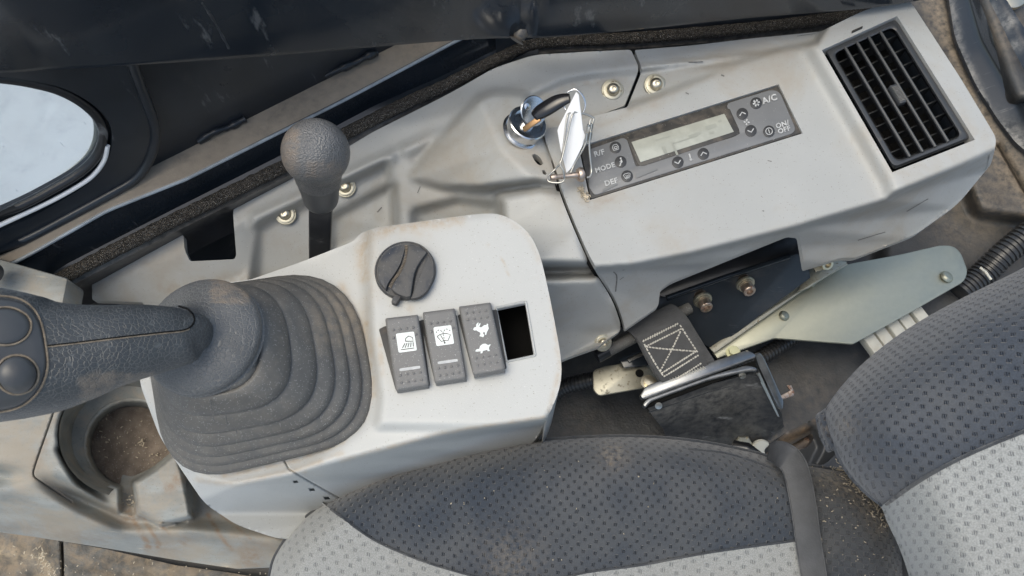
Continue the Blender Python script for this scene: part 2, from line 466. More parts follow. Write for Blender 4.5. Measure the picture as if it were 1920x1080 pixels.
def metalm(name, c, rough=.3, rust=0, rustc=(.25, .13, .06), bs=700, bst=.1, var=.15):
    q = NB(name); b = q.b; b.inputs['Metallic'].default_value = 1
    n1 = q.noise(180, 5, .65); C = q.mix(n1, tuple(v*(1-var) for v in c), tuple(min(1, v*(1+var)) for v in c))
    R = q.math('ADD', rough-.08, q.math('MULTIPLY', q.noise(90, 5), .2))
    if rust:
        f = q.ramp(q.noise(260, 6, .7), .68-rust*.4, .82-rust*.4); C = q.mix(f, C, rustc)
        q.l(q.math('SUBTRACT', 1, q.math('MULTIPLY', f, .9)), b.inputs['Metallic']); R = q.math('ADD', R, q.math('MULTIPLY', f, .4), clamp=True)
    q.l(C, b.inputs['Base Color']); q.l(R, b.inputs['Roughness']); q.l(q.bump(q.noise(bs, 3), bst, .0004), b.inputs['Normal'])
    return q.m
M = {}
M['box'] = surf('light_grey_plastic', (.452, .458, .445), .42, var=.03, vscale=14, speck=.42, speckc=(.22, .19, .15), speck2=.3, dust=.16, dustc=(.44, .38, .30), dscale=16, scuff=.12, scuffc=(.40, .36, .30), bumps=(('n', 1400, .28, .0004), ('n', 45, .06, .002)), dirtc=(.40, .31, .21))
M['grey'] = surf('mid_grey_plastic', (.385, .394, .388), .45, var=.05, vscale=12, speck=.42, speckc=(.16, .13, .10), speck2=.2, dust=.38, dustc=(.34, .30, .245), dscale=12, scuff=.18, scuffc=(.26, .24, .21), bumps=(('n', 1400, .28, .0004), ('n', 45, .06, .002)), dirtc=(.31, .265, .21))
M['worn'] = surf('dusty_grey_plastic', (.235, .245, .235), .55, var=.25, vscale=20, streak=(1, 3.5, 1, 14), dust=.5, dustc=(.31, .265, .205), dscale=26, dirtc=(.24, .18, .13), scuff=.9, scuffc=(.46, .41, .33), speck=.6, speckc=(.12, .09, .06), bumps=(('n', 120, .2, .001), ('n', 1400, .2, .0003)))
M['cup'] = surf('cup_grey_plastic', (.19, .195, .18), .55, var=.25, vscale=30, dust=.5, dustc=(.27, .235, .19), dscale=60, dirtc=(.33, .28, .22), speck=.5, bumps=(('n', 200, .3, .001),))
M['soil'] = surf('brown_soil', (.17, .14, .115), .95, spec=.2, var=.25, vscale=90, dust=.25, dustc=(.26, .215, .17), dscale=90, speck2=.35, bumps=(('n', 500, .7, .0015), ('n', 1800, .5, .0006)))
M['rubber'] = surf('grey_rubber', (.088, .087, .084), .5, spec=.5, var=.12, vscale=40, dustup=.36, dust=.1, dustc=(.22, .21, .19), speck2=.45, dirtc=(.30, .245, .18), bumps=(('n', 1000, .2, .0004),))
M['grip'] = surf('grained_black_grip', (.044, .049, .054), .38, spec=.5, var=.14, vscale=40, dustup=.05, dustc=(.22, .20, .18), cells=(480, (.12, .128, .13), .5, .45), dirtc=(.27, .22, .17), bumps=(('n', 900, .15, .0003),))
M['flange'] = surf('grained_grey_grip', (.08, .084, .088), .38, spec=.55, var=.12, vscale=40, dustup=.16, dustc=(.27, .26, .245), cells=(450, (.18, .182, .18), .42, .5), dirtc=(.24, .19, .14), bumps=(('n', 900, .1, .0003),))
M['ball'] = surf('pebbled_knob', (.095, .096, .098), .34, spec=.6, var=.15, vscale=60, dustup=.30, dustc=(.27, .265, .26), dirtc=(.20, .16, .125), bumps=(('v', 950, .75, .0008),))
M['smoothblack'] = surf('smooth_black_plastic', (.05, .053, .057), .38, var=.15, dust=.12, dustc=(.2, .17, .14), dirtc=(.3, .22, .15), bumps=(('n', 600, .1, .0003),))
M['rocker'] = surf('rocker_grey', (.17, .168, .164), .55, var=.05, speck2=.4, dustup=.12, dustc=(.2, .19, .18), bumps=(('v', 2500, .5, .0003),))
M['bezel'] = surf('dark_bezel', (.03, .03, .03), .5, dust=.3, dustc=(.2, .15, .11))
M['navy'] = surf('glossy_navy_paint', (.016, .021, .028), .13, spec=.6, var=.2, vscale=10, dust=.22, dustc=(.075, .075, .075), dscale=9, scuff=.3, scuffc=(.3, .3, .3), bumps=(('n', 30, .03, .002),), dirtc=(.30, .29, .27))
M['navy2'] = surf('satin_navy_paint', (.022, .027, .034), .3, spec=.5, var=.25, vscale=14, dust=.22, dustc=(.09, .08, .07), dscale=16, dirtc=(.27, .225, .17), scuff=.15, bumps=(('n', 60, .05, .001),))
M['dustrail'] = surf('dusty_rail', (.24, .205, .165), .8, var=.22, vscale=26, dust=.25, dustc=(.06, .06, .06), dscale=16, dirtc=(.36, .30, .23), bumps=(('n', 900, .25, .0005),))
M['foam'] = surf('black_foam', (.075, .068, .06), .95, spec=.2, var=.3, vscale=500, speck2=.62, dust=.25, dustc=(.16, .14, .12), dscale=120, bumps=(('v', 1100, 1, .002), ('n', 700, .8, .002)))
M['blackplastic'] = surf('black_trim', (.018, .019, .022), .3, var=.25, dust=.12, dustc=(.12, .11, .10), dscale=40, scuff=.5, scuffc=(.3, .3, .3), dirtc=(.3, .28, .25), bumps=(('n', 120, .2, .001),))
M['floor'] = surf('dirty_cab_floor', (.040, .041, .042), .45, var=.35, vscale=30, dust=.26, dustc=(.12, .10, .08), dscale=24, dirtc=(.25, .20, .145), bumps=(('n', 60, .4, .002), ('n', 500, .4, .0008)))
M['reflstrip'] = surf('reflection_strip_grey', (.12, .125, .125), .5, var=.3, vscale=20, dust=.45, dustc=(.27, .215, .15), dscale=20, dirtc=(.40, .28, .17), scuff=.5, bumps=(('n', 50, .4, .002), ('n', 500, .3, .0008)))
M['mat'] = surf('muddy_floor_mat', (.115, .11, .10), .85, var=.4, vscale=60, dust=.5, dustc=(.27, .21, .145), dscale=80, dirtc=(.42, .33, .22), speck=.6, bumps=(('n', 90, .6, .003), ('n', 700, .5, .001)))
M['zinc'] = metalm('zinc_plate', (.44, .445, .37), .5, rust=.0, bs=900, var=.12)
M['zincd'] = metalm('dirty_zinc', (.48, .46, .38), .45, rust=.32, rustc=(.2, .16, .1))
M['bolt'] = metalm('yellow_zinc', (.66, .60, .47), .32, rust=.12, rustc=(.3, .17, .08))
M['rustbolt'] = metalm('rusty_screw', (.5, .42, .36), .4, rust=.42, rustc=(.19, .10, .07))
M['chrome'] = metalm('bright_steel', (.70, .71, .72), .2, bst=.03, var=.08)
M['wire'] = metalm('dull_wire', (.52, .51, .47), .35, rust=.15, rustc=(.3, .26, .18))
M['brass'] = metalm('brass', (.6, .36, .18), .35, rust=.1)
M['knob'] = surf('mottled_knob', (.024, .03, .042), .45, var=.2, dust=.58, dustc=(.10, .095, .088), dscale=70, speck2=.35, bumps=(('n', 900, .2, .0004),))
M['fdust'] = surf('dust_line', (.20, .165, .125), .9, var=.3, vscale=300, bumps=())
M['steel'] = metalm('scuffed_steel', (.30, .31, .32), .36, rust=.0, bst=.1, var=.3)
M['key'] = surf('shiny_black', (.012, .012, .014), .18, spec=.6, var=.05, bumps=(('n', 300, .05, .0003),))
M['white'] = surf('white_tag', (.80, .81, .82), .35, var=.02, bumps=())
M['print'] = surf('white_print', (.72, .76, .74), .5, var=.02, bumps=())
M['pprint'] = surf('faded_print', (.48, .49, .49), .5, var=.15, vscale=200, bumps=())
M['wornglint'] = surf('worn_edge_highlight', (.26, .30, .34), .3, spec=.6, var=.3, vscale=40, bumps=())  # pale blue-grey paints the sky's reflection onto the worn rail edge
M['scuffd'] = surf('dark_scuff', (.14, .14, .135), .5, var=.3, vscale=200, bumps=())
M['dprint'] = surf('dark_print', (.05, .05, .045), .5, var=.02, bumps=())
M['panel'] = surf('panel_film', (.185, .19, .195), .4, var=.08, vscale=30, dust=.16, dustc=(.2, .18, .15), dscale=50, speck2=.25, dirtc=(.2, .17, .13), bumps=(('n', 1500, .08, .0002),))
M['paneld'] = surf('panel_frame', (.05, .048, .045), .45, var=.2, vscale=60, dust=.4, dustc=(.13, .11, .09), dscale=90, speck2=.3, bumps=(('n', 1500, .1, .0002),))
M['button'] = surf('panel_button', (.045, .046, .048), .4, var=.05, bumps=())
M['lcd'] = surf('lcd_glass', (.40, .41, .36), .22, spec=.5, var=.12, vscale=60, dust=.1, dustc=(.2, .2, .16), bumps=())
M['lcdd'] = surf('lcd_marks', (.31, .32, .28), .3, var=.05, bumps=())
M['scuffp'] = surf('rub_mark', (.18, .185, .185), .4, var=.1, bumps=())
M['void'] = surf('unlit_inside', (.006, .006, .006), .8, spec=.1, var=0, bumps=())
M['belt'] = surf('belt_webbing', (.055, .057, .061), .6, spec=.45, var=.15, vscale=100, dustup=.12, dustc=(.2, .195, .19), dirtc=(.25, .22, .18), bumps=(('n', 900, .4, .0005),))
M['thread'] = surf('white_thread', (.62, .60, .55), .8, var=.1, bumps=())
M['cream'] = surf('cream_plastic', (.52, .51, .45), .5, var=.08, dust=.25, dustc=(.35, .3, .22), bumps=(('n', 500, .1, .0004),))
M['conduit'] = surf('conduit_black', (.03, .031, .033), .35, spec=.5, var=.2, dust=.15, dustc=(.15, .12, .09))
M['straw'] = surf('straw', (.40, .345, .26), .8, var=.5, vscale=200, bumps=())
M['yellow'] = surf('yellow_bolt_plastic', (.55, .55, .36), .5, var=.1, bumps=(('n', 700, .3, .0005),))
M['fdark'] = fabric('dark_seat_cloth', (.040, .048, .061), (.010, .013, .018), .0070, lint=.3, su=.14, sv=.15)
M['fdark2'] = fabric('dark_back_cloth', (.042, .052, .070), (.008, .012, .02), .0064, lint=.3, su=.17, sv=.15)
M['flight'] = fabric('light_seat_cloth', (.27, .275, .267), (.12, .125, .125), .0088, lint=.12, dashc=.8, depth=.4, su=.15, sv=.12)
M['flight2'] = fabric('light_back_cloth', (.29, .298, .294), (.10, .105, .11), .0066, lint=.1, dashc=.85, depth=.4, su=.16, sv=.14)
M['fplain'] = fabric('plain_dark_cloth', (.045, .050, .058), (.028, .031, .038), .0075, lint=.9, depth=.9, dashc=.5)
def glassm():
    q = NB('window_glass'); b = q.b; b.inputs['Base Color'].default_value = (.86, .93, .97, 1); b.inputs['Transmission Weight'].default_value = 1
    b.inputs['IOR'].default_value = 1.45; b.inputs['Roughness'].default_value = .03
    f = q.math('ADD', q.math('MULTIPLY', q.ramp(q.noise(60, 7, .7), .5, .85), .15), q.math('MULTIPLY', q.ramp(q.noise(120, 5, .7, stretch=(1, 9, 1, 20)), .66, .74), .5))
    d = q.n('ShaderNodeBsdfDiffuse'); d.inputs[0].default_value = (.45, .52, .6, 1)
    mx = q.n('ShaderNodeMixShader'); q.l(q.math('ADD', f, .10), mx.inputs[0]); q.l(b.outputs[0], mx.inputs[1]); q.l(d.outputs[0], mx.inputs[2])
    out = q.t.nodes['Material Output']; q.l(mx.outputs[0], out.inputs[0]); return q.m
M['glass'] = glassm()
def groundm(): 
    return surf('pale_concrete', (.46, .48, .50), .9, var=.1, vscale=3, bumps=())
M['ground'] = groundm()
# ================================================================== SETTING
def struct(o, label=None): o['kind'] = 'structure'; return o
struct(mesh_obj('outside_ground', [(-14, -14, -1.3), (14, -14, -1.3), (14, 14, -1.3), (-14, 14, -1.3)], [(0, 1, 2, 3)], M['ground']))

def sheet(name, outline, mapper, m, parent=None, holes=(), back=None, lift=None, smooth=None, bev=0):
    """flat panel cut to an outline with holes, given thickness by vector back"""
    loops = [outline]+list(holes); lift = lift or Vector()
    tri = geometry.tessellate_polygon([[Vector((p[0], p[1], 0)) for p in L] for L in loops])
    flat = [p for L in loops for p in L]; F3 = [mapper(*p[:2])+lift for p in flat]; n = len(F3)
    V = list(F3); F = []
    for t in tri:
        a, b, c = (F3[i] for i in t); nn = (b-a).cross(c-a)
        F.append(tuple(t) if nn.dot(CAM-a) > 0 else tuple(t)[::-1])
    if back is not None:
        V += [v.copy() for v in F3]; V += [v+back for v in F3]; k = 0
        F += [tuple(i+2*n for i in f[::-1]) for f in F[:]]
        for L in loops:
            m_ = len(L)
            for i in range(m_):
                j = (i+1) % m_; F.append((n+k+i, n+k+j, 2*n+k+j, 2*n+k+i))
            k += m_
    o = mesh_obj(name, V, F, m, parent)
    bm = bmesh.new(); bm.from_mesh(o.data); bmesh.ops.recalc_face_normals(bm, faces=bm.faces) if back is not None and False else None; bm.free()
    return o
def strip_rows(name, rows, n, m, parent=None, dirt=None, smooth=35, sub=1):
    R = [resample([P(*p) for p in r], n) for r in rows]
    V, F = rings_mesh(R, closed=False)
    nr = Vector(); 
    for f in F[:5]: nr += (V[f[1]]-V[f[0]]).cross(V[f[2]]-V[f[1]])
    if nr.dot(CAM-V[0]) < 0: F = [f[::-1] for f in F]
    at = None
    if dirt: at = {'dirt': [dirt[k] for k in range(len(rows)) for _ in range(n)]}
    return mesh_obj(name, V, F, m, parent, smooth=smooth, attrs=at)

# --- left wall with its window
WA, WB = P(0, 455, .36), P(740, 85, .36); wd = (WB-WA).normalized(); wn = Vector((wd.y, -wd.x, 0))
onW = lambda x, y: PP(x, y, WA, wn)
win = px_outline([(-90, 130), (30, 142, 30), (118, 162, 60), (190, 216, 60), (190, 272, 60), (154, 316, 50), (56, 370, 30), (-90, 436)], 0, 8)
wallt = thing('cab_wall', onW(400, 260), 'dark glossy painted wall panel of the cab around the rounded side window', 'wall')
sheet('wall_panel', [(-300, -60), (500, -200), (900, -60), (900, 40), (760, 75), (-130, 520), (-300, 590)], onW, M['navy2'], wallt, holes=[win], back=-wn*.004)
sur_o = px_outline([(-110, 60), (225, 60, 20), (262, 165, 40), (292, 240, 60), (262, 318, 60), (195, 355, 60), (60, 428, 30), (-110, 505)], 0, 8)
sur_i = px_outline([(-90, 122), (30, 134, 30), (124, 152, 60), (204, 210, 60), (204, 280, 60), (166, 332, 50), (60, 392, 30), (-90, 464)], 0, 8)
sheet('window_surround', sur_o, onW, M['navy2'], wallt, holes=[sur_i], back=-wn*.012, lift=wn*.006)
V, F = sweep([onW(*p)+wn*.006 for p in sur_o], .0035, 8, True); mesh_obj('surround_edge', V, F, M['navy2'], wallt, smooth=60)
wint = thing('side_window', onW(100, 280), 'rounded cab window in the left wall showing bright daylight', 'window')
g_o = px_outline([(-92, 124), (30, 136, 30), (122, 155, 60), (201, 212, 60), (201, 278, 60), (164, 328, 50), (60, 387, 30), (-92, 460)], 0, 8)
sheet('pane', g_o, lambda x, y: onW(x, y)-wn*.006, M['glass'], wint, back=-wn*.004)
V, F = sweep([onW(*p)+wn*.003 for p in win], .0032, 8, True); mesh_obj('rubber_seal', V, F, M['blackplastic'], wint, smooth=60)
oc = [onW(x, y)-wn*.02 for x, y in ((-160, 80), (260, 80), (260, 160), (120, 160), (-160, 152))]
V, F = plate_mesh(oc, -wn*.004, .0005); mesh_obj('reflection_strip', V, F, M['reflstrip'], wint)  # added plate outside the pane stands in for the dark reflection along its top
V, F = sweep([onW(*p)-wn*.010 for p in px_outline([(-92, 150), (30, 150, 30), (118, 165, 60), (188, 222, 60), (190, 285, 60), (154, 330, 50), (60, 386, 30), (-92, 462)], 0, 8)], .0016, 8, True)
mesh_obj('outer_trim', V, F, M['cream'], wint, smooth=60)

V, F = sweep([onW(*p)+wn*.0055 for p in spline([(196, 262), (190, 288), (174, 312), (150, 332), (90, 366), (0, 408), (-70, 440)], 6)], .0016, 8); mesh_obj('pale_trim', V, F, M['white'], wint, smooth=60)
# --- sill rail, its upright face, foam seal and black trim
row0 = [(-90, 500, .352), (0, 455, .36), (160, 375, .36), (320, 300, .36), (450, 230, .36), (640, 135, .36), (740, 82, .36), (900, 10, .36)]
row0b = [(x, y, z+.012) for x, y, z in row0]
row1 = [(-90, 548, .348), (50, 480, .355), (200, 395, .357), (350, 335, .357), (480, 270, .357), (640, 190, .357), (845, 82, .357), (950, 30, .357)]
def off(r, dx, dy, dz): return [(x+dx, y+dy, z+dz) for x, y, z in r]
row2 = [(-90, 640, .330), (60, 545, .330), (115, 500, .330), (320, 395, .331), (525, 292, .332), (704, 197, .333), (828, 143, .334), (960, 78, .335), (1005, 66, .336)]
railt = thing('sill_rail', P(400, 270, .30), 'long sloping sill rail covered with brown dust below the cab wall', 'rail')
strip_rows('rail_top', [off(row0, -6, -4, 0), row0, off(row1, -6, -9, .001), off(row1, -2, -3, 0)], 60, M['dustrail'], railt, dirt=[.2, .9, .5, .0])
strip_rows('rail_face', [off(row1, -2, -3, 0), off(row1, 1, 2, -.0008), off(row1, 2, 4.5, -.0025), off(row1, 4, 9, -.006), row2, off(row2, 5, 34, -.006)], 60, M['navy'], railt)
V, F = sweep(resample([P(*p)+Z*-.0012 for p in off(row1, -1, -1, 0)], 60), .0013, 10); mesh_obj('rail_edge_highlight', V, F, M['wornglint'], railt, smooth=60)
wl = spline([(610, 142, .363), (640, 128, .366), (665, 118, .364), (690, 105, .366), (706, 100, .363)], 5)
V, F = sweep([P(*p) for p in wl], [.002+.0016*random.random() for _ in wl], 8); mesh_obj('weld_bead', V, F, M['navy2'], railt, smooth=60)
wl = spline([(372, 265, .362), (400, 248, .365), (430, 238, .363), (460, 222, .364)], 5)
V, F = sweep([P(*p) for p in wl], [.0018+.0016*random.random() for _ in wl], 8); mesh_obj('weld_bead', V, F, M['navy2'], railt, smooth=60)
fl = [(-60, 640), (60, 560), (130, 514), (330, 411), (540, 308), (710, 219), (840, 158), (930, 112), (975, 90), (1030, 78), (1200, 70), (1400, 53), (1560, 34), (1640, 22)]
FL = resample([P(x, y, .333) for x, y in spline(fl, 6)], 260)
bm_r = [(.0042+.0005*random.random(), .0052) for _ in FL]
V, F = sweep(FL, bm_r, 14)
rnd = np.random.RandomState(2)
V = [v+Vector(rnd.uniform(-1, 1, 3))*.0004 for v in V]
tag(mesh_obj('foam_seal', V, F, M['foam'], None, smooth=80), 'rough black foam sealing strip running between cab wall and grey console', 'seal strip')
bk = [P(x, y-4, .338)+Vector((0, .005, 0)) for x, y in fl if x > 880]
V, F = rings_mesh([[p+Vector((0, .012, .10)) for p in bk], bk, [p-Z*.03 for p in bk]], closed=False)
tag(mesh_obj('seal_backing', V, [f[::-1] for f in F], M['navy2'], None), 'added dark channel holding the foam seal below the right door panel', 'backing')  # dark strip added to block the bright sky seen through this gap
tr0 = [(x+3, y+8, .331) for x, y in fl]; tr1 = [(x+6, y+20, .327) for x, y in fl]; tr2 = [(x+9, y+38, .305) for x, y in fl]
o = strip_rows('trim_strip', [tr0, tr1, tr2, off(tr2, 10, 30, -.02)], 80, M['blackplastic'], None, dirt=[.1, .35, .05, .0])
tag(o, 'narrow scuffed black plastic trim strip under the foam seal', 'trim')
lw = [(x+9, y+38, .304) for x, y in fl]
lw = lw[:-1]
struct(strip_rows('lower_wall', [lw, off(lw, 12, 26, -.03), off(lw, 40, 110, -.18)], 60, M['navy2'], None))
# --- upper door panels
def upright(name, low, h, m, parent, back=.03, curl=.004):
    n = len(low); L = [P(*p) for p in low]; bo = Vector((0, back, 0)); cu = Vector((0, curl, -curl))
    rows = [[p+bo for p in L], [p+Vector((0, curl, -.0015)) for p in L], [p for p in L], [p+Vector((0, -.0008, curl)) for p in L], [p+Vector((0, 0, h)) for p in L], [p+Vector((0, back, h)) for p in L]]
    V, F = rings_mesh(rows, closed=False)
    return mesh_obj(name, V, [f[::-1] for f in F], m, parent, smooth=40)
dp = thing('door_frame', P(800, 60, .42), 'glossy dark navy door frame panels above the sill rail with a welded corner', 'door frame')
upright('left_panel', spline([(-120, 146, .51), (0, 137, .505), (300, 119, .47), (500, 105, .45), (850, 76, .42), (975, 71, .41)], 5), .09, M['navy'], dp)
upright('right_panel', spline([(975, 70, .41), (1030, 70, .41), (1200, 55, .40), (1400, 34, .39), (1640, 14, .38), (1800, -14, .38)], 5), .08, M['navy'], dp)
wl = spline([(968, 72, .412), (985, 40, .418), (995, 0, .43), (1008, -40, .44)], 8)
V, F = sweep([P(*p)+Vector((0, -.002, 0)) for p in wl], [.003+.003*random.random() for _ in wl], 8); mesh_obj('corner_weld', V, F, M['navy2'], dp, smooth=60, attrs={'dirt': [.6]*len(V)})
for pts, wd_ in ((spline([(900, 5, .43), (925, 35, .422), (950, 60, .414)], 6), .0012), (spline([(380, 0, .52), (400, 30, .508), (430, 85, .485)], 6), .0007)):
    V, F = sweep([P(*p)+Vector((0, -.002, 0)) for p in pts], [wd_*(.5+random.random()) for _ in pts], 6); mesh_obj('paint_run', V, F, M['navy2'], dp, smooth=60)

# --- floor under and behind everything
fo = [(-200, 460), (300, 430), (700, 350), (1000, 300), (1750, -60), (2050, -60), (2050, 1140), (-200, 1140)]
ledge = [[(1690, -60, .24), (1735, -60, .27), (1800, 110, .27), (1760, 40, .24)]]
HF = Height(fo, [(8, [[(-100, 400, .13), (1200, 400, .13), (1200, 1200, .13), (-100, 1200, .13)],
    [(1200, -100, .13), (1700, -100, .16), (1700, 1200, .13), (1200, 1200, .13)],
    [(1650, -100, .18), (2100, -100, .20), (2100, 1200, .14), (1650, 1200, .14)]]),
   (7, [[(1640, -100, .215), (1775, -60, .215), (1960, 420, .205), (1830, 400, .20)],
        [(1775, -80, .215), (1800, -80, .235), (1920, 200, .235), (1850, 215, .215)],
        [(1800, -80, .245), (1830, -80, .255), (1990, 210, .255), (1900, 190, .245)],
        [(1830, -80, .248), (2100, -80, .235), (2100, 420, .235), (1960, 220, .248)],
        [(1850, 215, .212), (1915, 195, .225), (2000, 350, .225), (1950, 400, .205)]])])
o = field('cab_floor', fo, HF, M['floor'], None, step=8, skirt=.01, grooves=[([(1872, 275), (1968, 440)], 5, .016)], dirt=[([(1740, -20), (1800, 110), (1850, 230), (1890, 300), (1960, 430)], 26, 1.0), ([(1850, 250), (1900, 330)], 45, .8),
    ([(1800, 400), (1900, 340)], 70, .45), (1880, 60, 50, .5), (1520, 740, 60, .25), (1080, 790, 60, .3), (1440, 850, 70, .6)])
struct(o)
dk = px_outline([(1770, -60), (1850, -60), (1925, 60), (1990, 190), (2010, 330), (1945, 300), (1905, 268, 10), (1872, 225, 10), (1830, 160, 20), (1790, 70, 20)], 10, 5)
HD = Height(dk, [(9, [[(1740, -80, .218), (1800, -80, .232), (1850, 80, .232), (1930, 215, .232), (2040, 420, .23), (1990, 440, .215), (1860, 240, .212), (1800, 120, .214)],
    [(1800, -80, .234), (1835, -80, .256), (1920, 80, .256), (2040, 300, .256), (2040, 420, .236), (1930, 215, .236), (1850, 80, .236)], [(1835, -80, .258), (2040, -80, .240), (2040, 300, .258), (1920, 80, .258)]])])
tag(field('side_duct', dk, HD, M['navy'], None, step=6, skirt=.004, lift=.002, dirt=[(1890, 40, 18, .8), (1905, 85, 12, .8), ([(1850, 245), (1950, 300)], 30, 1.0), (1860, 20, 14, .6), ([(1782, 0), (1800, 90), (1850, 200)], 8, .6)]), 'glossy dark moulded side duct with dusty patches at the right edge', 'duct')
fm = [(-60, 985), (60, 1005), (200, 1030), (330, 1060), (440, 1075), (520, 1090), (520, 1150), (-60, 1150)]
HM = Height(fm, [(5, [[(-80, 960, .15), (600, 960, .15), (600, 1180, .15), (-80, 1180, .15)], [(-80, 1040, .142), (100, 1050, .142), (108, 1180, .142), (-80, 1180, .142)], [(135, 1045, .153), (600, 1100, .153), (600, 1125, .145), (135, 1062, .145)]])])
struct(field('floor_mat', fm, HM, M['mat'], None, step=6, grooves=[([(115, 992), (117, 1050), (118, 1175)], 4, .02)], dirt=[([(0, 1035), (75, 1050), (85, 1080)], 16, .8), (300, 1070, 60, .4)]))

# ================================================================== FRONT DUSTY CONSOLE (cup holder)
co = [(-60, 560), (100, 560), (300, 640), (480, 700), (600, 800), (640, 960), (560, 1020), (520, 1062), (440, 1066), (330, 1050), (200, 1028), (60, 1006), (-60, 990)]
cup = (252, 838)
HC = Height(co, [(10, [[(-80, 540, .335), (700, 540, .335), (700, 1100, .25), (-80, 1100, .25)],
      [(-80, 540, .335), (330, 560, .335), (330, 840, .33), (-80, 880, .33)],
      [(-80, 880, .33), (62, 892, .33), (250, 960, .322), (360, 962, .322), (345, 870, .325), (330, 780, .33)],
      [(62, 892, .33), (150, 948, .312), (230, 990, .30), (350, 985, .30), (520, 1000, .29), (700, 1080, .25), (700, 1100, .24), (-80, 1030, .245), (-80, 905, .325)]]),
   (4, [[(x, y, .288) for x, y in circ(238, 815, 124, 28, 112)], [(110, 840, .288), (200, 860, .288), (262, 960, .283), (215, 955, .283), (145, 905, .286)]]),
   (2.5, [[(x, y, .258) for x, y in circ(250, 836, 84, 28, 80)], [(225, 860, .258), (320, 860, .258), (258, 905, .262), (255, 968, .275), (226, 962, .275)],
          [(250, 905, .318), (290, 880, .32), (332, 845, .325), (360, 970, .318), (300, 985, .308), (262, 962, .31)]]),
   ])
o = field('front_console', co, HC, M['worn'], None, step=3.4, skirt=.01, zlow=None, grooves=[(spline([(109, 748), (84, 820), (66, 872), (63, 891), (76, 903), (134, 942)], 5), 2.2, .006), (spline([(350, 903), (352, 935), (361, 960), (352, 974), (334, 980), (290, 978)], 5), 2.2, .005)],
    creases=[[(226, 962), (255, 968), (260, 962)]], dirt=[([(120, 750), (60, 890), (140, 945)], 9, .5), (240, 965, 24, 1.2), ([(250, 975), (282, 1026)], 5, 1.5), ([(270, 975), (298, 1018)], 4, 1.3), (296, 1022, 7, 2.), (278, 1026, 7, 1.7), ([(160, 760), (128, 830), (150, 900)], 5, .5),
    ([(390, 965), (418, 1012), (434, 1030)], 4, 1.4), ([(415, 965), (470, 1010)], 3, 1.), (470, 1045, 26, 1.1), (335, 895, 14, 1.4), (318, 915, 12, 1.2), ([(300, 985), (318, 1000)], 3, 1.3), (345, 1015, 12, .9), (310, 1030, 25, .5), ([(0, 985), (200, 1012)], 12, .4), ([(440, 1005), (560, 1045)], 8, .5)])
tag(o, 'dusty scratched grey plastic console with moulded cup recess at lower left', 'console')
# dusty lining of the cup and the soil in it
def ring_patch(name, cxy, pairs, zf, m, n=40, parent=None):
    rings = [[P(cxy[0]+dx+rx*math.cos(t), cxy[1]+dy+ry*math.sin(t), z) for t in (2*math.pi*k/n for k in range(n))] for dx, dy, rx, ry, z in pairs]
    V, F = rings_mesh(rings, cap0=False); return mesh_obj(name, V, F, m, parent, smooth=50)
so = px_outline([(x, y) for x, y in circ(250, 837, 79, 36, 75)], 0)
HS = Height(so, [(9, [[(150, 740, .2605), (350, 740, .2605), (350, 940, .2605), (150, 940, .2605)], [(190, 860, .262), (250, 880, .262), (230, 920, .264), (190, 900, .263)]])])
o = field('loose_soil', so, HS, M['soil'], None, step=4, skirt=.001); tag(o, 'flat layer of brown soil and straw lying in the cup holder', 'soil', kind='stuff')
o = ring_patch('cup_liner', (244, 826), [(-6, -10, 128, 116, .327), (-6, -8, 122, 110, .318), (-2, -4, 108, 98, .293), (0, 0, 94, 90, .2905), (3, 6, 90, 86, .289), (5, 9, 83, 80, .266), (6, 11, 80, 77, .2615)], None, M['cup'], 48, None)
# cut the liner open where the drain slot and the raised lug are
bm = bmesh.new(); bm.from_mesh(o.data); kill = []
for f in bm.faces:
    x, y = inv(o.location+f.calc_center_median())
    if (y > 905 and x > 205) or (x > 262 and y > 850 and (x-262)+(y-850) > 15) or len(f.verts) > 6: kill.append(f)
bmesh.ops.delete(bm, geom=kill, context='FACES'); bm.to_mesh(o.data); bm.free()
tag(o, 'dark grimy stepped ring lining the cup recess of the dusty console', 'cup holder')
tag(rbox('armrest_box', P(60, 545, .355), (P(140, 560, .36)-P(0, 520, .36))*.56, (P(60, 590, .36)-P(75, 520, .36))*.5, Vector((0, 0, .012)), M['worn'], None, .003), 'grimy olive grey box corner behind the joystick grip at left edge', 'box')
tag(lathe('round_stop', [(.0001, .0), (.008, .0), (.009, .012), (.0001, .014)], P(-16, 515, .38), (0, 0, 1), M['smoothblack'], None, 20), 'dark rounded plastic edge just entering at the left border', 'plastic cap')

# ================================================================== SIDE CONSOLE
cons = thing('side_console', P(1100, 400, .26), 'mid grey moulded side console with climate panel and air vent', 'console')
A_out = px_outline([(173, 563, 4), (172, 519, 10), (186, 508, 8), (336, 437, 8), (344, 441, 4), (346, 468, 6), (356, 490, 6), (440, 486, 4), (443, 478, 3), (437, 402, 6), (439, 384, 8), (455, 372, 8), (545, 328, 30), (700, 247, 60), (850, 172, 60), (925, 128, 20), (1000, 103, 20), (1100, 97, 20), (1183, 93, 6), (1199, 128, 12), (1171, 198, 3), (1060, 240, 4), (1034, 256, 3), (1050, 290, 3), (1033, 300, 3), (1040, 325, 20), (1050, 365, 30), (1080, 440, 60), (1108, 500, 60), (1148, 560, 40), (1163, 605, 10), (1163, 620, 4), (1122, 650, 5), (1050, 676, 20), (960, 740, 20), (700, 640, 20), (420, 640, 20), (280, 600, 5), (268, 567, 3)], 4, 4)
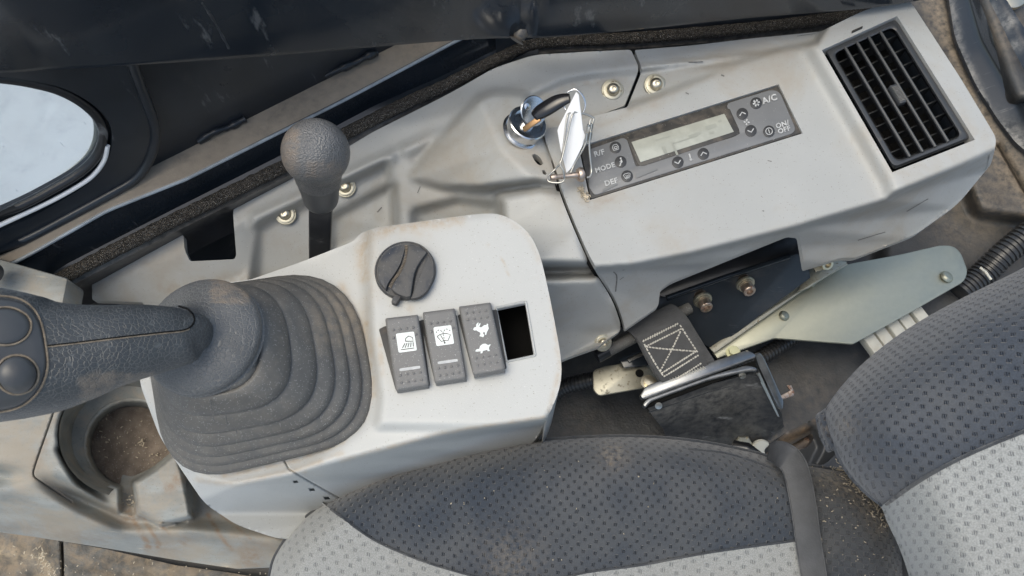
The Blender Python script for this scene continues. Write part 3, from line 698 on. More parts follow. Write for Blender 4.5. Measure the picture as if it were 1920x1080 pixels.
Af = [[(100, 600, .28), (172, 560, .30), (172, 508, .312), (345, 430, .315), (440, 380, .316), (700, 240, .33), (850, 165, .34), (950, 105, .345), (1100, 90, .352), (1230, 80, .352), (1230, 700, .30), (100, 700, .26)],
      # lip band
      [(150, 560, .305), (165, 505, .31), (340, 430, .314), (437, 380, .315), (545, 320, .319), (700, 240, .328), (850, 162, .338), (950, 105, .345), (1000, 95, .349), (1230, 85, .352), (1230, 125, .351), (1060, 150, .350), (990, 185, .349), (890, 210, .343), (745, 280, .324), (470, 405, .313), (437, 428, .310), (333, 478, .308), (177, 545, .304)],
      # face below lip, left
      [(177, 545, .304), (333, 478, .308), (440, 428, .310), (470, 405, .311), (460, 520, .285), (300, 600, .280), (160, 620, .280)],
      # pocket
      [(488, 418, .300), (726, 303, .309), (734, 410, .288), (640, 520, .268), (470, 560, .262)],
      # ridge between pocket and boss
      [(742, 278, .326), (775, 300, .324), (790, 430, .302), (735, 440, .300)],
      # ledge inside the pocket
      [(620, 408, .283), (738, 345, .289), (742, 430, .276), (620, 480, .262)],
      # recess at upper right with a screw
      [(995, 195, .344), (1060, 162, .342), (1230, 134, .342), (1230, 200, .339), (1172, 215, .339), (1000, 262, .342)],
      # area under boss
      [(775, 395, .296), (860, 375, .30), (935, 385, .305), (935, 450, .285), (780, 450, .28)],
      # saddle plane
      [(935, 365, .354), (1010, 350, .36), (1060, 355, .361), (1090, 430, .361), (1112, 500, .359), (1000, 500, .357), (940, 430, .345)],
      # inboard side
      [(1004, 520, .345), (1124, 515, .345), (1175, 625, .262), (1050, 690, .255), (1010, 620, .28)],
      [(600, 560, .24), (1000, 700, .24), (950, 800, .24), (400, 800, .24)]]
def ign(x, y): return (x, y, .3625-.00006*(x-960)+.00004*(y-250))
K = {'a': (768, 335, .322), 'b': (800, 285, .330), 'c': ign(896, 184), 'd': ign(916, 228), 'e': ign(940, 278), 'f': ign(1004, 342), 'g': (905, 354, .345), 'h': (830, 352, .326)}
Ab = [[K[q] for q in t] for t in ('abd', 'bcd', 'ade', 'aeh', 'heg', 'gef')]+[[ign(*q) for q in ((896, 184), (925, 172), (985, 174), (1012, 225), (1062, 350), (1004, 342), (940, 278), (916, 228))]]
HA = Height(A_out, [(3.4, Af), (5, Ab)])
slot1 = px_outline([(997, 290, 3), (1004, 288, 5), (1014, 296, 5), (1019, 308, 4), (1012, 311, 5), (1003, 303, 5)], 4, 3)
slot2 = [(1016, 319), (1021, 319), (1025, 325), (1023, 328), (1018, 326)]
Adirt = [([(950, 190), (965, 270), (1000, 285)], 9, .5), ([(1000, 190), (1060, 160), (1170, 148)], 8, .5), ([(1010, 232), (1100, 222), (1168, 203)], 6, .4), ([(500, 440), (640, 500)], 30, .3), ([(860, 180), (800, 240)], 15, .2),
         ([(180, 540), (330, 470)], 10, .35), ([(300, 545), (460, 520)], 16, .7), (1160, 118, 20, .4), ([(770, 390), (900, 385)], 10, .3), ([(620, 500), (480, 522)], 12, .6)]
field('front_cover', A_out, HA, M['grey'], cons, holes=[slot1, slot2], step=5, skirt=.006, hole_depth=.008, dirt=Adirt)
ZT, ZV = .360, .371          # flat top of the rear cover, flat top of the vent hood
B_out = px_outline([(1190, 94, 3), (1300, 85, 20), (1400, 73, 20), (1540, 59, 10), (1610, 24, 20), (1672, 1, 12), (1690, -3, 6), (1704, 0, 8), (1716, 16, 8), (1800, 145, 20), (1868, 258, 12), (1866, 278, 10), (1858, 308, 6), (1797, 382, 20), (1716, 440, 14), (1605, 483, 8), (1577, 483, 6), (1509, 503, 4), (1499, 440, 5), (1480, 438, 6), (1258, 528, 12), (1238, 543, 8), (1234, 575, 6), (1172, 618, 4), (1168, 600, 10), (1153, 556, 40), (1113, 496, 60), (1085, 436, 60), (1055, 362, 30), (1044, 322, 20), (1022, 260, 8), (1019, 243, 5), (1060, 232, 4), (1176, 201, 4), (1205, 130, 12)], 4, 4)
B1 = [[(900, 0, ZT), (1900, -100, ZT), (1900, 700, ZT), (900, 700, ZT)],
      [(1512, 84, ZV), (1495, 40, ZV), (1640, -60, ZV), (1800, -60, ZV), (1980, 256, ZV), (1900, 360, ZV), (1680, 420, ZV), (1664, 346, ZV)]]
B2 = [[(1170, 50, .352), (1560, 30, .354), (1530, 80, .354), (1450, 97, .352), (1400, 103, .352), (1195, 128, .351), (1170, 128, .351)],
      [(1170, 134, .342), (1300, 120, .345), (1400, 106, .351), (1500, 84, ZT), (1380, 122, ZT), (1240, 176, .349), (1176, 199, .341)],
      [(1085, 506, .350), (1180, 500, .350), (1300, 476, .350), (1490, 428, .350), (1664, 376, .352), (1672, 366, .360), (1800, 313, .362), (1900, 268, .362), (1880, 310, .30), (1797, 390, .286), (1716, 450, .282), (1605, 495, .280), (1500, 520, .276), (1240, 590, .265), (1165, 640, .262)]]
HB = Height(B_out, [(10, B1), (3.6, B2)])
vent_h = [(1541, 94), (1682, 30), (1828, 262), (1673, 323)]
clim_h = [(1085, 275), (1460, 158), (1505, 250), (1106, 375)]
Bdirt = [([(1105, 378), (1140, 372)], 14, .7), ([(1480, 100), (1600, 40)], 10, .25), ([(1180, 480), (1200, 540)], 4, .2), ([(1100, 245), (1180, 215), (1260, 185)], 7, .35), (1290, 440, 60, .12), ([(1180, 205), (1240, 185), (1400, 118)], 5, .3)]
field('rear_cover', B_out, HB, M['grey'], cons, holes=[vent_h, clim_h], step=5, skirt=.006, hole_depth=.010, dirt=Bdirt)
# black pieces painting the dark of the cover seam and of the hollow console
sm = [(1015, 243), (1040, 325), (1052, 365), (1082, 440), (1110, 500), (1150, 558), (1166, 610)]
V, F = sweep([P(x, y, float(HB(x+4, y))-.0085) for x, y in spline(sm, 4)], .0022, 6); mesh_obj('seam_shade', V, F, M['void'], cons)
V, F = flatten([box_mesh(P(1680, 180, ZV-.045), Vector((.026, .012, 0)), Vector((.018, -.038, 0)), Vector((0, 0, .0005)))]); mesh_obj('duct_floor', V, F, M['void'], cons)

rsk = np.random.RandomState(8)
for H_, pts, w_ in ((HB, [(1150, 508), (1158, 520), (1156, 545)], 5), (HB, [(1166, 506), (1176, 503)], 4), (HB, [(1163, 525), (1170, 520)], 3), (HA, [(708, 399), (716, 388)], 4), (HA, [(783, 362), (787, 350)], 3), (HB, [(1286, 175), (1291, 177)], 4), (HB, [(1352, 141), (1357, 143)], 4), (HB, [(1430, 395), (1434, 396)], 3), (HB, [(1495, 68), (1530, 63)], 2), (HB, [(1290, 118), (1318, 114)], 3), (HB, [(1610, 452), (1660, 436)], 3), (HB, [(1440, 300), (1446, 303)], 3), (HB, [(1700, 395), (1740, 372)], 3)):
    q = spline([(x+rsk.normal()*.8, y+rsk.normal()*.8) for x, y in pts], 5)
    o_ = ink('scuff_mark', [strokes([q], w_*(.35+.3*rsk.rand()), lambda x, y, H_=H_: P(x, y, float(H_(x, y))+.0003))], M['scuffd'], cons)
# --- cap head and button head screws
def screw_mesh(o, axis, s, kind='button'):
    if kind == 'button':
        wash = [(.0001, -.0005), (1.0*s, -.0005), (1.03*s, .08*s), (.98*s, .16*s), (.9*s, .17*s), (.88*s, .30*s), (.80*s, .33*s), (.62*s, .33*s)]
        head = [(.60*s, .33*s), (.60*s, .42*s), (.54*s, .62*s), (.42*s, .76*s), (.27*s, .84*s), (.2*s, .84*s), (.18*s, .60*s), (.0001, .58*s)]
    else:
        wash = [(.0001, -.0005), (1.0*s, -.0005), (1.02*s, .1*s), (.98*s, .2*s), (.85*s, .22*s), (.84*s, .38*s), (.6*s, .40*s)]
        head = [(.62*s, .40*s), (.66*s, .45*s), (.66*s, 1.25*s), (.60*s, 1.33*s), (.36*s, 1.34*s), (.34*s, .95*s), (.0001, .93*s)]
    return lathe_mesh(wash, o, axis, 22), lathe_mesh(head, o, axis, 22)
def screw(px, z, axis, s, parent, kind='button', mw='zincd', mh='bolt', name='screw'):
    o = P(px[0], px[1], z); a, b = screw_mesh(o, axis, s, kind)
    h = mesh_obj(name, b[0], b[1], M[mh], parent, smooth=35)
    wv = mesh_obj('washer', a[0], a[1], M[mw], None, smooth=35)
    wv.data.transform(Matrix.Translation(wv.location)); wv.location = (0, 0, 0)
    wv.parent = h; return h
wax = (.05, -.35, .9)
for (x, y) in ((536, 402), (648, 351), (1148, 170), (1228, 160)):
    h = (HA if x < 1170 else HB)(x, y); screw((x, y), float(h), wax, .0081 if x < 900 else .0086, cons)
screw((1130, 642), .262, (.1, -.5, .85), .0070, cons)

# ================================================================== CLIMATE PANEL
def quad(c):
    """bilinear map over four picture corners (top left, top right, bottom right, bottom left)"""
    c = [np.array(p, float) for p in c]
    return lambda u, v: (c[0]*(1-u)+c[1]*u)*(1-v)+(c[3]*(1-u)+c[2]*u)*v
zp = ZT-.0016
pan = plate('climate_panel', [(1088, 277), (1459, 161), (1503, 249), (1108, 373)], zp, Vector((0, 0, -.012)), M['paneld'], cons, .0004)
def sub(name, px, z, m, par, h=.0006, r=0, bev=.0002):
    o = plate(name, px, z, Vector((0, 0, -h)), m, par, bev, r); return o
def subsub(o, par):
    """parent a mesh already in world space to a part whose own origin is the thing's"""
    o.data.transform(Matrix.Translation(o.location)); o.location = (0, 0, 0); o.parent = par; return o
PL = lambda z: (lambda x, y: P(x, y, z))
def S(name, px, z, m, par, h=.0006, r=0, bev=.0002): return subsub(sub(name, px, z, m, None, h, r, bev), par)
S('panel_film', [(1108, 279), (1168, 258, 4), (1176, 262, 4), (1192, 312, 6), (1198, 311), (1374, 257), (1388, 250, 3), (1363, 199, 3), (1366, 193, 3), (1446, 168, 12), (1462, 172, 12), (1492, 242, 10), (1486, 250, 6), (1115, 366, 6), (1104, 350, 4)], zp+.0005, M['panel'], pan)
S('display_bezel', [(1176, 262), (1368, 203, 3), (1388, 247, 7), (1380, 254, 7), (1204, 312, 7), (1196, 308, 5)], zp+.0008, M['paneld'], pan)
S('display', [(1184, 266), (1358, 213), (1376, 247), (1201, 304)], zp+.0012, M['lcd'], pan, .0003)
LC = [fill(p, PL(zp+.0014)) for p in ([(1258, 267), (1262, 266), (1272, 290), (1268, 291)], [(1240, 275), (1246, 273), (1252, 287), (1246, 289)], [(1290, 254), (1312, 247), (1314, 251), (1292, 258)],
      [(1322, 237), (1342, 231), (1345, 238), (1325, 244)], [(1228, 262), (1256, 254), (1257, 256), (1229, 264)], [(1330, 248), (1338, 245), (1340, 249), (1332, 252)], [(1262, 268), (1308, 253), (1309, 255), (1263, 270)], [(1346, 226), (1352, 224), (1354, 228), (1348, 230)])]
for q_ in LC: subsub(ink('display_segment', [q_], M['lcdd'], None), pan)
for cx, cy in ((1154, 276), (1164, 303), (1176, 330), (1271, 304), (1319, 288), (1392, 213), (1408, 245), (1418, 193), (1442, 246)):
    S('button', circ(cx, cy, 11, 20), zp+.0010, M['button'], pan, .0005)
zi = zp+.0013; pz = PL(zi); ic = []
def fr(cx, cy, ang, s):
    a = math.radians(ang); return lambda x, y: pz(cx+s*(x*math.cos(a)-y*math.sin(a)), cy+s*(x*math.sin(a)+y*math.cos(a)))
A0 = -17
for cx, cy, sg in ((1271, 304, 1), (1319, 288, -1), (1392, 213, -1), (1408, 245, 1)):
    ic.append(strokes([[(-6, -2.4*sg), (0, 2.8*sg), (6, -2.4*sg)]], 2.0, fr(cx, cy, A0, 1)))
f = fr(1442, 246, A0, 1); ic.append(strokes([[(6.2*math.cos(t*.35), 6.2*math.sin(t*.35)) for t in range(19)]], 1.4, f)); ic.append(strokes([[(0, -4), (0, 4)]], 1.5, f))
f = fr(1418, 193, A0, 1)
for k in range(6):
    a = k*math.pi/3; ic.append(strokes([[(2.4*math.cos(a), 2.4*math.sin(a)), (6.6*math.cos(a), 6.6*math.sin(a))]], 3.2, f))
ic.append(strokes([[(3*math.cos(t*.5), 3*math.sin(t*.5)) for t in range(14)]], 2, f))
f = fr(1400, 229, A0, 1)
for k in range(4):
    a = k*math.pi/2; ic.append((lambda q: fill(q, f))([(.6*math.cos(a), .6*math.sin(a)), (4*math.cos(a-.1), 4*math.sin(a-.1)), (6.4*math.cos(a+.35), 6.4*math.sin(a+.35)), (5*math.cos(a+.8), 5*math.sin(a+.8))]))
f = fr(1294, 294, A0, 1); ic.append(strokes([[(0, -6), (0, 4)]], 2.6, f)); ic.append(fill(circ(0, 5, 2.6, 12), f))
f = fr(1154, 276, A0, 1); ic.append(strokes([[(-5, 5), (-5.5, -1), (-3, -5), (3.5, -5), (5.5, 0), (5, 5), (-5, 5)]], 1.2, f)); ic.append(strokes([[(-2, 2.5), (-3, .5), (0, -1.8), (3, -.5), (3, 2)]], 1.2, f)); ic.append(strokes([[(-2, 2.6), (3, 2.6)]], 1.2, f))
f = fr(1164, 303, A0, 1); ic.append(fill(circ(1.5, -6, 1.7, 10), f)); ic.append(strokes([[(1.5, -3.5), (2, 1), (-1.5, 3), (-2.5, 6), (-5, 6.5)]], 2.4, f)); ic.append(strokes([[(1.5, -1), (-2.5, 0)]], 1.2, f))
f = fr(1176, 330, A0, 1); ic.append(strokes([[(-6.5, -3.5), (-3, -5), (3, -5), (6.5, -3.5), (4.8, 3), (-4.8, 3), (-6.5, -3.5)]], 1.1, f))
for dx in (-2.6, 0, 2.6): ic.append(strokes([[(dx, 5.5), (dx-1, 3), (dx+1, .5), (dx, -2)]], 1.1, f))
def txt(s, x, y, dx, dy, size, z=None, bold=.02):
    """text with baseline start x, y running along dx, dy"""
    n = math.hypot(dx, dy); ux, uy = dx/n*size, dy/n*size; vx, vy = uy*.97, -ux*.97
    zz = zi if z is None else z
    return text_mesh(s, lambda a, b: P(x+a*ux+b*vx, y+a*uy+b*vy, zz), bold)
ic += [txt('A/C', 1431, 195, 10, -3.3, 16.5, bold=.032), txt('ON/', 1456, 241, 10, -3.3, 13, bold=.032), txt('OFF', 1460, 251, 10, -3.3, 13, bold=.032), txt('R/F', 1115, 294, 10, -3, 14, bold=.032), txt('MODE', 1117, 324, 10, -3.2, 13, bold=.032), txt('DEF', 1135, 349, 10, -3, 14, bold=.032)]
for q_ in ic: tag(subsub(ink('printed_mark', [q_], M['pprint'], None), pan), kind='stuff')
for q_ in ([(1191, 326), (1232, 315), (1233, 318), (1193, 334)], [(1130, 355), (1157, 342), (1158, 346), (1130, 360)]): subsub(ink('rub_mark', [fill(q_, PL(zi-.0001))], M['scuffp'], None), pan)

# ================================================================== AIR VENT
vq = quad(vent_h); zv = ZV
def VP(u, v, z): return P(*vq(u, v), z)
avent = plate('vent_housing', [tuple(vq(.015, .01)), tuple(vq(.985, .01)), tuple(vq(.985, .99)), tuple(vq(.015, .99))], zv-.034, Vector((0, 0, -.004)), M['void'], cons)
def vring(u0, v0, u1, v1, z, r):
    pts = [vq(u0, v0), vq(u1, v0), vq(u1, v1), vq(u0, v1)]
    return corner_round([(P(p[0], p[1], z), r) for p in pts], 6)
def vframe():
    R = [vring(.02, .012, .985, .985, zv-.012, .003), vring(.03, .018, .97, .978, zv-.0035, .004), vring(.045, .028, .955, .968, zv-.0015, .005), vring(.075, .045, .915, .955, zv-.0010, .006), vring(.095, .056, .895, .945, zv-.0018, .006), vring(.10, .06, .88, .935, zv-.012, .006), vring(.12, .07, .86, .93, zv-.03, .006)]
    return rings_mesh(R, cap0=False, cap1=False)
V, F = vframe(); V2, F2 = V, [f[::-1] for f in F]
subsub(mesh_obj('vent_frame', V2, F2, M['smoothblack'], None, smooth=50), avent)
for k in range(5 - 1):
    u = .26+.155*k; a0 = VP(u, .05, zv-.0012); a1 = VP(u, .945, zv-.0012); mid = (a0+a1)/2; L = (a1-a0)/2
    side = Vector((L.y, -L.x, 0)).normalized(); 
    if side.x < 0: side = -side
    dn = (Vector((0, 0, -1))+side*.55).normalized()
    V, F = box_mesh(mid+dn*.0065, L, side*.00075, dn*.0065)
    top = sweep([a0, a1], .00115, 8)
    subsub(mesh_obj('slat', *flatten([(V, F), top]), M['smoothblack'], None, smooth=40), avent)
fin0 = None
for k in range(8):
    v = .13+.105*k; a0 = VP(.10, v, zv-.0125); a1 = VP(.90, v-.01, zv-.0125); mid = (a0+a1)/2; L = (a1-a0)/2; sd_ = Vector((L.y, -L.x, 0)).normalized()
    subsub(mesh_obj('fin', *box_mesh(mid-Z*.007, L, sd_*.00045, Z*.007), M['smoothblack'], None), avent)
kc = VP(.50, .505, zv+.0005); kL = (VP(.50, .6, zv)-VP(.50, .44, zv)).normalized(); ks = Vector((-kL.y, kL.x, 0)).normalized()
kb = rbox('vent_knob', kc, kL*.0082, ks*.0027, Z*.0022, M['smoothblack'], None, .0007); subsub(kb, avent)
ribs = [box_mesh(kc+kL*(.0011*(i-5.2))+Z*.0023, kL*.00035, ks*.0024, Z*.0005) for i in range(12)]
tag(subsub(mesh_obj('knob_ribs', *flatten(ribs), M['rubber'], None), avent), kind='stuff')
rbox('clip_tab', P(1607, 56, ZV+.0002), (P(1618, 52, ZV)-P(1598, 61, ZV))*.5, Vector((.0004, .0012, 0)), Z*.0006, M['bezel'], cons, .0002)

# ================================================================== SWITCH BOX
sw = thing('switch_box', P(850, 620, .30), 'pale grey plastic switch box with rotary knob and rocker switches', 'switch box')
X_out = px_outline([(470, 524, 4), (560, 493, 10), (664, 452, 8), (674, 438, 14), (702, 427, 20), (900, 400, 40), (944, 401, 40), (990, 432, 40), (1012, 474, 30), (1032, 560, 60), (1054, 680, 40), (1051, 725, 30), (1034, 768, 20), (1018, 800, 20), (1000, 832, 20), (900, 900, 20), (700, 985, 20), (600, 1010, 20), (520, 1010, 20), (445, 985, 20), (384, 945, 20), (343, 885, 20), (300, 820, 20), (262, 720, 20), (262, 600, 20), (350, 540, 20)], 4, 5)
ZB = .400
Xf = [[(200, 400, .385), (1100, 380, ZB), (1100, 900, ZB), (200, 1000, .385)],
      [(250, 500, .386), (560, 480, .386), (672, 440, .386), (684, 445, .389), (684, 560, .389), (690, 700, .388), (680, 790, .387), (560, 880, .385), (440, 910, .383), (250, 900, .383)]]
Xr = [[(694, 420, ZB), (1100, 380, ZB), (1100, 800, ZB), (706, 800, ZB), (712, 740, ZB), (696, 640, ZB), (690, 520, ZB)]]
Xs = [[(1044, 758, .398), (1023, 788, .396), (828, 816, .394), (733, 840, .392), (635, 866, .389), (533, 893, .387), (440, 911, .384), (375, 898, .383), (330, 856, .383), (250, 700, .384), (200, 760, .35), (330, 960, .335), (440, 1005, .325), (600, 1050, .29), (760, 960, .27), (960, 880, .29), (1010, 850, .30), (1060, 790, .33)]]
HX = Height(X_out, [(7, Xf), (5, Xr), (3.2, Xs)])
hole = px_outline([(932, 579), (985, 568), (1001, 665), (950, 676)], 2, 2)
def small_q(cx, cy): return [(cx-7, cy-3), (cx+3, cy-4), (cx+7, cy+2), (cx-3, cy+3)]
field('shell', X_out, HX, M['box'], sw, holes=[hole, small_q(553, 903), small_q(584, 918), small_q(612, 934)], step=4.5, skirt=.006, zlow=.31, hole_depth=.0035, grooves=[([(533, 864), (541, 879), (585, 905), (642, 937)], 1.8, .004)],
      dirt=[([(684, 520), (678, 470), (690, 442), (740, 428), (860, 412)], 12, .8), ([(760, 425), (800, 440)], 10, .4), ([(940, 408), (990, 440), (1012, 490)], 6, .35), ([(712, 640), (716, 700)], 6, .6), (686, 607, 6, 1.), ([(640, 540), (690, 640), (697, 740), (660, 800)], 10, .7),
            ([(370, 900), (440, 908), (560, 880), (640, 850)], 6, .6), ([(668, 770), (640, 830), (560, 862), (420, 892)], 5, .9), (768, 580, 8, .5), (572, 886, 5, .6), ([(940, 484), (955, 517)], 1.6, .7), (915, 460, 3, .6), ([(1035, 560), (1050, 690), (1030, 770)], 5, .6), ([(1020, 782), (828, 812), (640, 864)], 4, .7), ([(700, 460), (700, 560)], 14, .25)])
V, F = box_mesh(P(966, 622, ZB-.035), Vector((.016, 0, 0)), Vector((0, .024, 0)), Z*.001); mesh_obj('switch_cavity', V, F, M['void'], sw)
# frame lip round the empty switch opening
lp = [P(x, y, ZB+.0002) for x, y in px_outline([(930, 577), (986, 565), (1004, 667), (950, 678)], 3, 3)]
V, F = sweep(lp, .0007, 6, True); mesh_obj('opening_lip', V, F, M['box'], sw, smooth=60)

# --- rotary knob
kx, ky = 761, 510; kz = ZB
kc0 = P(kx, ky, kz); R0 = 57*mpp(kc0)
knob = lathe('rotary_knob', [(.0001, .0), (R0*1.0, .0), (R0*1.01, .0015), (R0*.99, .0045), (R0*.955, .0056), (R0*.93, .0056), (R0*.92, .0050), (.0001, .0050)], kc0, (-.05, -.08, 1), M['knob'], sw, 48)
kp = lambda z: (lambda x, y: P(x, y, kz+z))
knz = kz+.0085
gL = [(761, 461), (762, 478), (757, 495), (748, 512), (736, 528), (731, 538)]; gR = [(800, 470), (792, 482), (781, 497), (775, 512), (771, 533), (768, 553)]
grip = [(766, 457, 3), (784, 459, 3), (801, 472, 3), (791, 485, 8), (780, 502, 8), (775, 520, 8), (770, 555, 3), (762, 557, 2), (745, 551, 3), (733, 541, 3), (737, 531, 4), (750, 513, 8), (760, 492, 8), (763, 475, 5)]
# raised s-shaped grip and the two cheeks beside it
S('knob_grip', grip, kz+.0092, M['knob'], knob, .0055, 0, .0008)
S('knob_cheek', [(757, 457, 3), (760, 462, 4), (756, 480, 8), (750, 497, 10), (740, 513, 10), (728, 530, 5), (723, 543, 3), (711, 528, 8), (708, 510, 20), (712, 487, 20), (730, 464, 20)], kz+.0072, M['knob'], knob, .0035, 0, .0005)
S('knob_cheek', [(803, 476, 3), (813, 495, 15), (814, 518, 20), (803, 544, 20), (786, 558, 10), (769, 560, 3), (775, 545, 3), (779, 520, 10), (786, 500, 10), (795, 487, 5)], kz+.0068, M['knob'], knob, .0035, 0, .0005)
tz = []
for i in range(30):
    t = i/29; a = resample([Vector((x, y, 0)) for x, y in gL], 30)[i]
    tz.append(box_mesh(P(a.x+.5, a.y, kz+.0068), Vector((.0009, -.0002, 0)), Vector((.00003, .00018, 0)), Z*.0004))
tag(subsub(mesh_obj('knob_knurl', *flatten(tz), M['fdust'], None), knob), kind='stuff')
S('knob_pointer', [(737, 556), (746, 550), (752, 556), (742, 570), (733, 567)], kz+.0062, M['knob'], knob, .004, 2, .0005)

# --- rocker switches
def rocker(cs, tilt, bez):
    q = quad(cs); base = [tuple(p) for p in bez]
    b = plate('switch_bezel', [(*p, 3) for p in base], ZB+.0016, Vector((0, 0, -.004)), M['bezel'], sw, .0003)
    zf = lambda v: ZB+.0085+tilt*(.5-v)*.004+.0011*(2*(v-.5))**2*1.2
    rows = []; N = 14
    def ring(v, ins, dz):
        # cross section at v : left to right across the key, dropping at the edges
        pts = []
        for u, d in ((0, -.0075), (0.0, -.0022), (.015, -.0009), (.055, -.0002), (.12, 0), (.5, 0), (.88, 0), (.945, -.0002), (.985, -.0009), (1.0, -.0022), (1.0, -.0075)):
            uu = .5+(u-.5)*(1-ins); p = q(uu, v); pts.append(P(p[0], p[1], zf(v)+d+dz))
        return pts
    rows.append([p+Vector((0, 0, -.006)) for p in ring(0.0, .03, -.001)])
    rows += [ring(.0, .05, -.0022), ring(.012, .02, -.0009), ring(.035, .0, -.0002)]
    rows += [ring(.06+.88*i/N, 0, 0) for i in range(N+1)]
    rows += [ring(.965, .0, -.0002), ring(.988, .02, -.0009), ring(1.0, .05, -.0022)]
    rows.append([p+Vector((0, 0, -.006)) for p in ring(1.0, .03, -.001)])
    V, F = rings_mesh(rows, closed=False)
    o = mesh_obj('rocker_switch', V, [f[::-1] for f in F], M['rocker'], sw, smooth=50)
    return o, (lambda u, v, h=.0002: P(*q(u, v), zf(v)+h))
r1, p1 = rocker([(722, 597), (784, 590), (805, 723), (742, 733)], .9, [(710, 617), (722, 611), (790, 600), (806, 722), (742, 732)])
r2, p2 = rocker([(792, 586), (853, 578), (875, 710), (815, 719)], .7, [(788, 600), (856, 590), (873, 700), (814, 712)])
r3, p3 = rocker([(860, 575), (920, 567), (948, 693), (887, 704)], -.8, [(858, 590), (932, 580), (950, 690), (887, 702)])
def dots(o, p, pts):
    D = []
    for u, v in pts:
        c = p(u, v, 0); D.append(lathe_mesh([(.00085, -.0002), (.0008, .0003), (.0005, .0006), (.00005, .0007)], c, Z, 8))
    tag(subsub(mesh_obj('grip_bumps', *flatten(D), M['rocker'], None, smooth=True), o), kind='stuff')
low = [(u, v) for v in (.80, .905) for u in (.2, .4, .6, .8)]
dots(r1, p1, [(u, .17) for u in (.2, .4, .6, .8)]+[(.17, .28), (.85, .27)]+low)
dots(r2, p2, [(u, .17) for u in (.2, .4, .6, .8)]+[(.17, .28), (.85, .27)]+low)
dots(r3, p3, [(u, v) for v in (.11, .205) for u in (.2, .4, .6, .8)]+[(u, v-.035) for u, v in low])
def rq(p, u0, v0, u1, v1, h=.0002): return lambda a, b: p(u0+(u1-u0)*a, v0+(v1-v0)*b, h)
def sqr(o, p, u0, v0, u1, v1, r=.09, name='icon_field'):
    k = [(v.x, v.y) for v in corner_round([(Vector((a, b, 0)), r) for a, b in ((0, 0), (1, 0), (1, 1), (0, 1))], 4)]
    f = rq(p, u0, v0, u1, v1, .00025); G = [[f(a, b) for a, b in k]]
    subsub(ink(name, [([f(a, b) for a, b in k], [list(range(len(k)))])], M['print'] if name == 'icon_field' else M['pprint'], None), o)
for o, p in ((r1, p1), (r2, p2)):
    sqr(o, p, .25, .225, .80, .49); sqr(o, p, .2, .705, .82, .745, .2, 'light_bar')
f = rq(p1, .25, .225, .80, .49, .0005)
ii = [strokes([[(.45, .45), (.5, .3), (.68, .2), (.86, .3), (.88, .5), (.45, .45)]], .045, f), strokes([[(.14, .86), (.88, .86)]], .04, f)]
for k in range(5): ii.append(strokes([[(.42+.11*k, .55), (.24+.15*k, .78)]], .045, f))
subsub(ink('work_lamp_icon', ii, M['dprint'], None), r1)
f = rq(p2, .25, .225, .80, .49, .0005)
ii = [strokes([[(.12, .5), (.3, .42), (.5, .39), (.7, .42), (.88, .5), (.68, .8), (.5, .75), (.32, .8), (.12, .5)]], .04, f), strokes([[(.33, .46), (.45, .75)]], .04, f), fill(circ(.48, .88, .05, 10), f), strokes([[(.48, .88), (.46, .74)]], .04, f)]
for L in ([(.1, .3), (.16, .24)], [(.2, .2), (.3, .17)], [(.36, .2), (.44, .28)], [(.54, .28), (.62, .2)], [(.68, .17), (.78, .2)], [(.84, .24), (.9, .3)], [(.49, .3), (.49, .38)], [(.49, .44), (.49, .52)], [(.49, .58), (.49, .66)]): ii.append(strokes([L], .04, f))
subsub(ink('wiper_icon', ii, M['dprint'], None), r2)
f = rq(p3, .28, .26, .78, .48, .0004)
hare = [(.02, .42), (.1, .3), (.24, .28), (.28, .12), (.42, .0), (.44, .05), (.36, .2), (.34, .26), (.48, .08), (.56, .08), (.5, .2), (.42, .32), (.55, .36), (.74, .24), (.88, .26), (.94, .16), (1.0, .22), (.97, .34), (.98, .5), (.9, .62), (.82, .72), (.74, .9), (.66, .88), (.7, .74), (.62, .66), (.56, .76), (.62, .88), (.56, 1.0), (.46, .98), (.3, .9), (.38, .84), (.42, .7), (.3, .6), (.2, .5), (.08, .5)]
tort = [(.0, .62), (.1, .5), (.26, .5), (.36, .25), (.52, .12), (.7, .12), (.84, .3), (.98, .24), (1.0, .3), (.88, .48), (.84, .66), (.88, .84), (.74, .84), (.72, .7), (.46, .74), (.4, .92), (.28, .92), (.32, .74), (.14, .72), (.02, .7)]
subsub(ink('hare_icon', [fill(hare, f)], M['print'], None), r3)
f = rq(p3, .22, .56, .72, .72, .0004); subsub(ink('tortoise_icon', [fill(tort, f)], M['print'], None), r3)

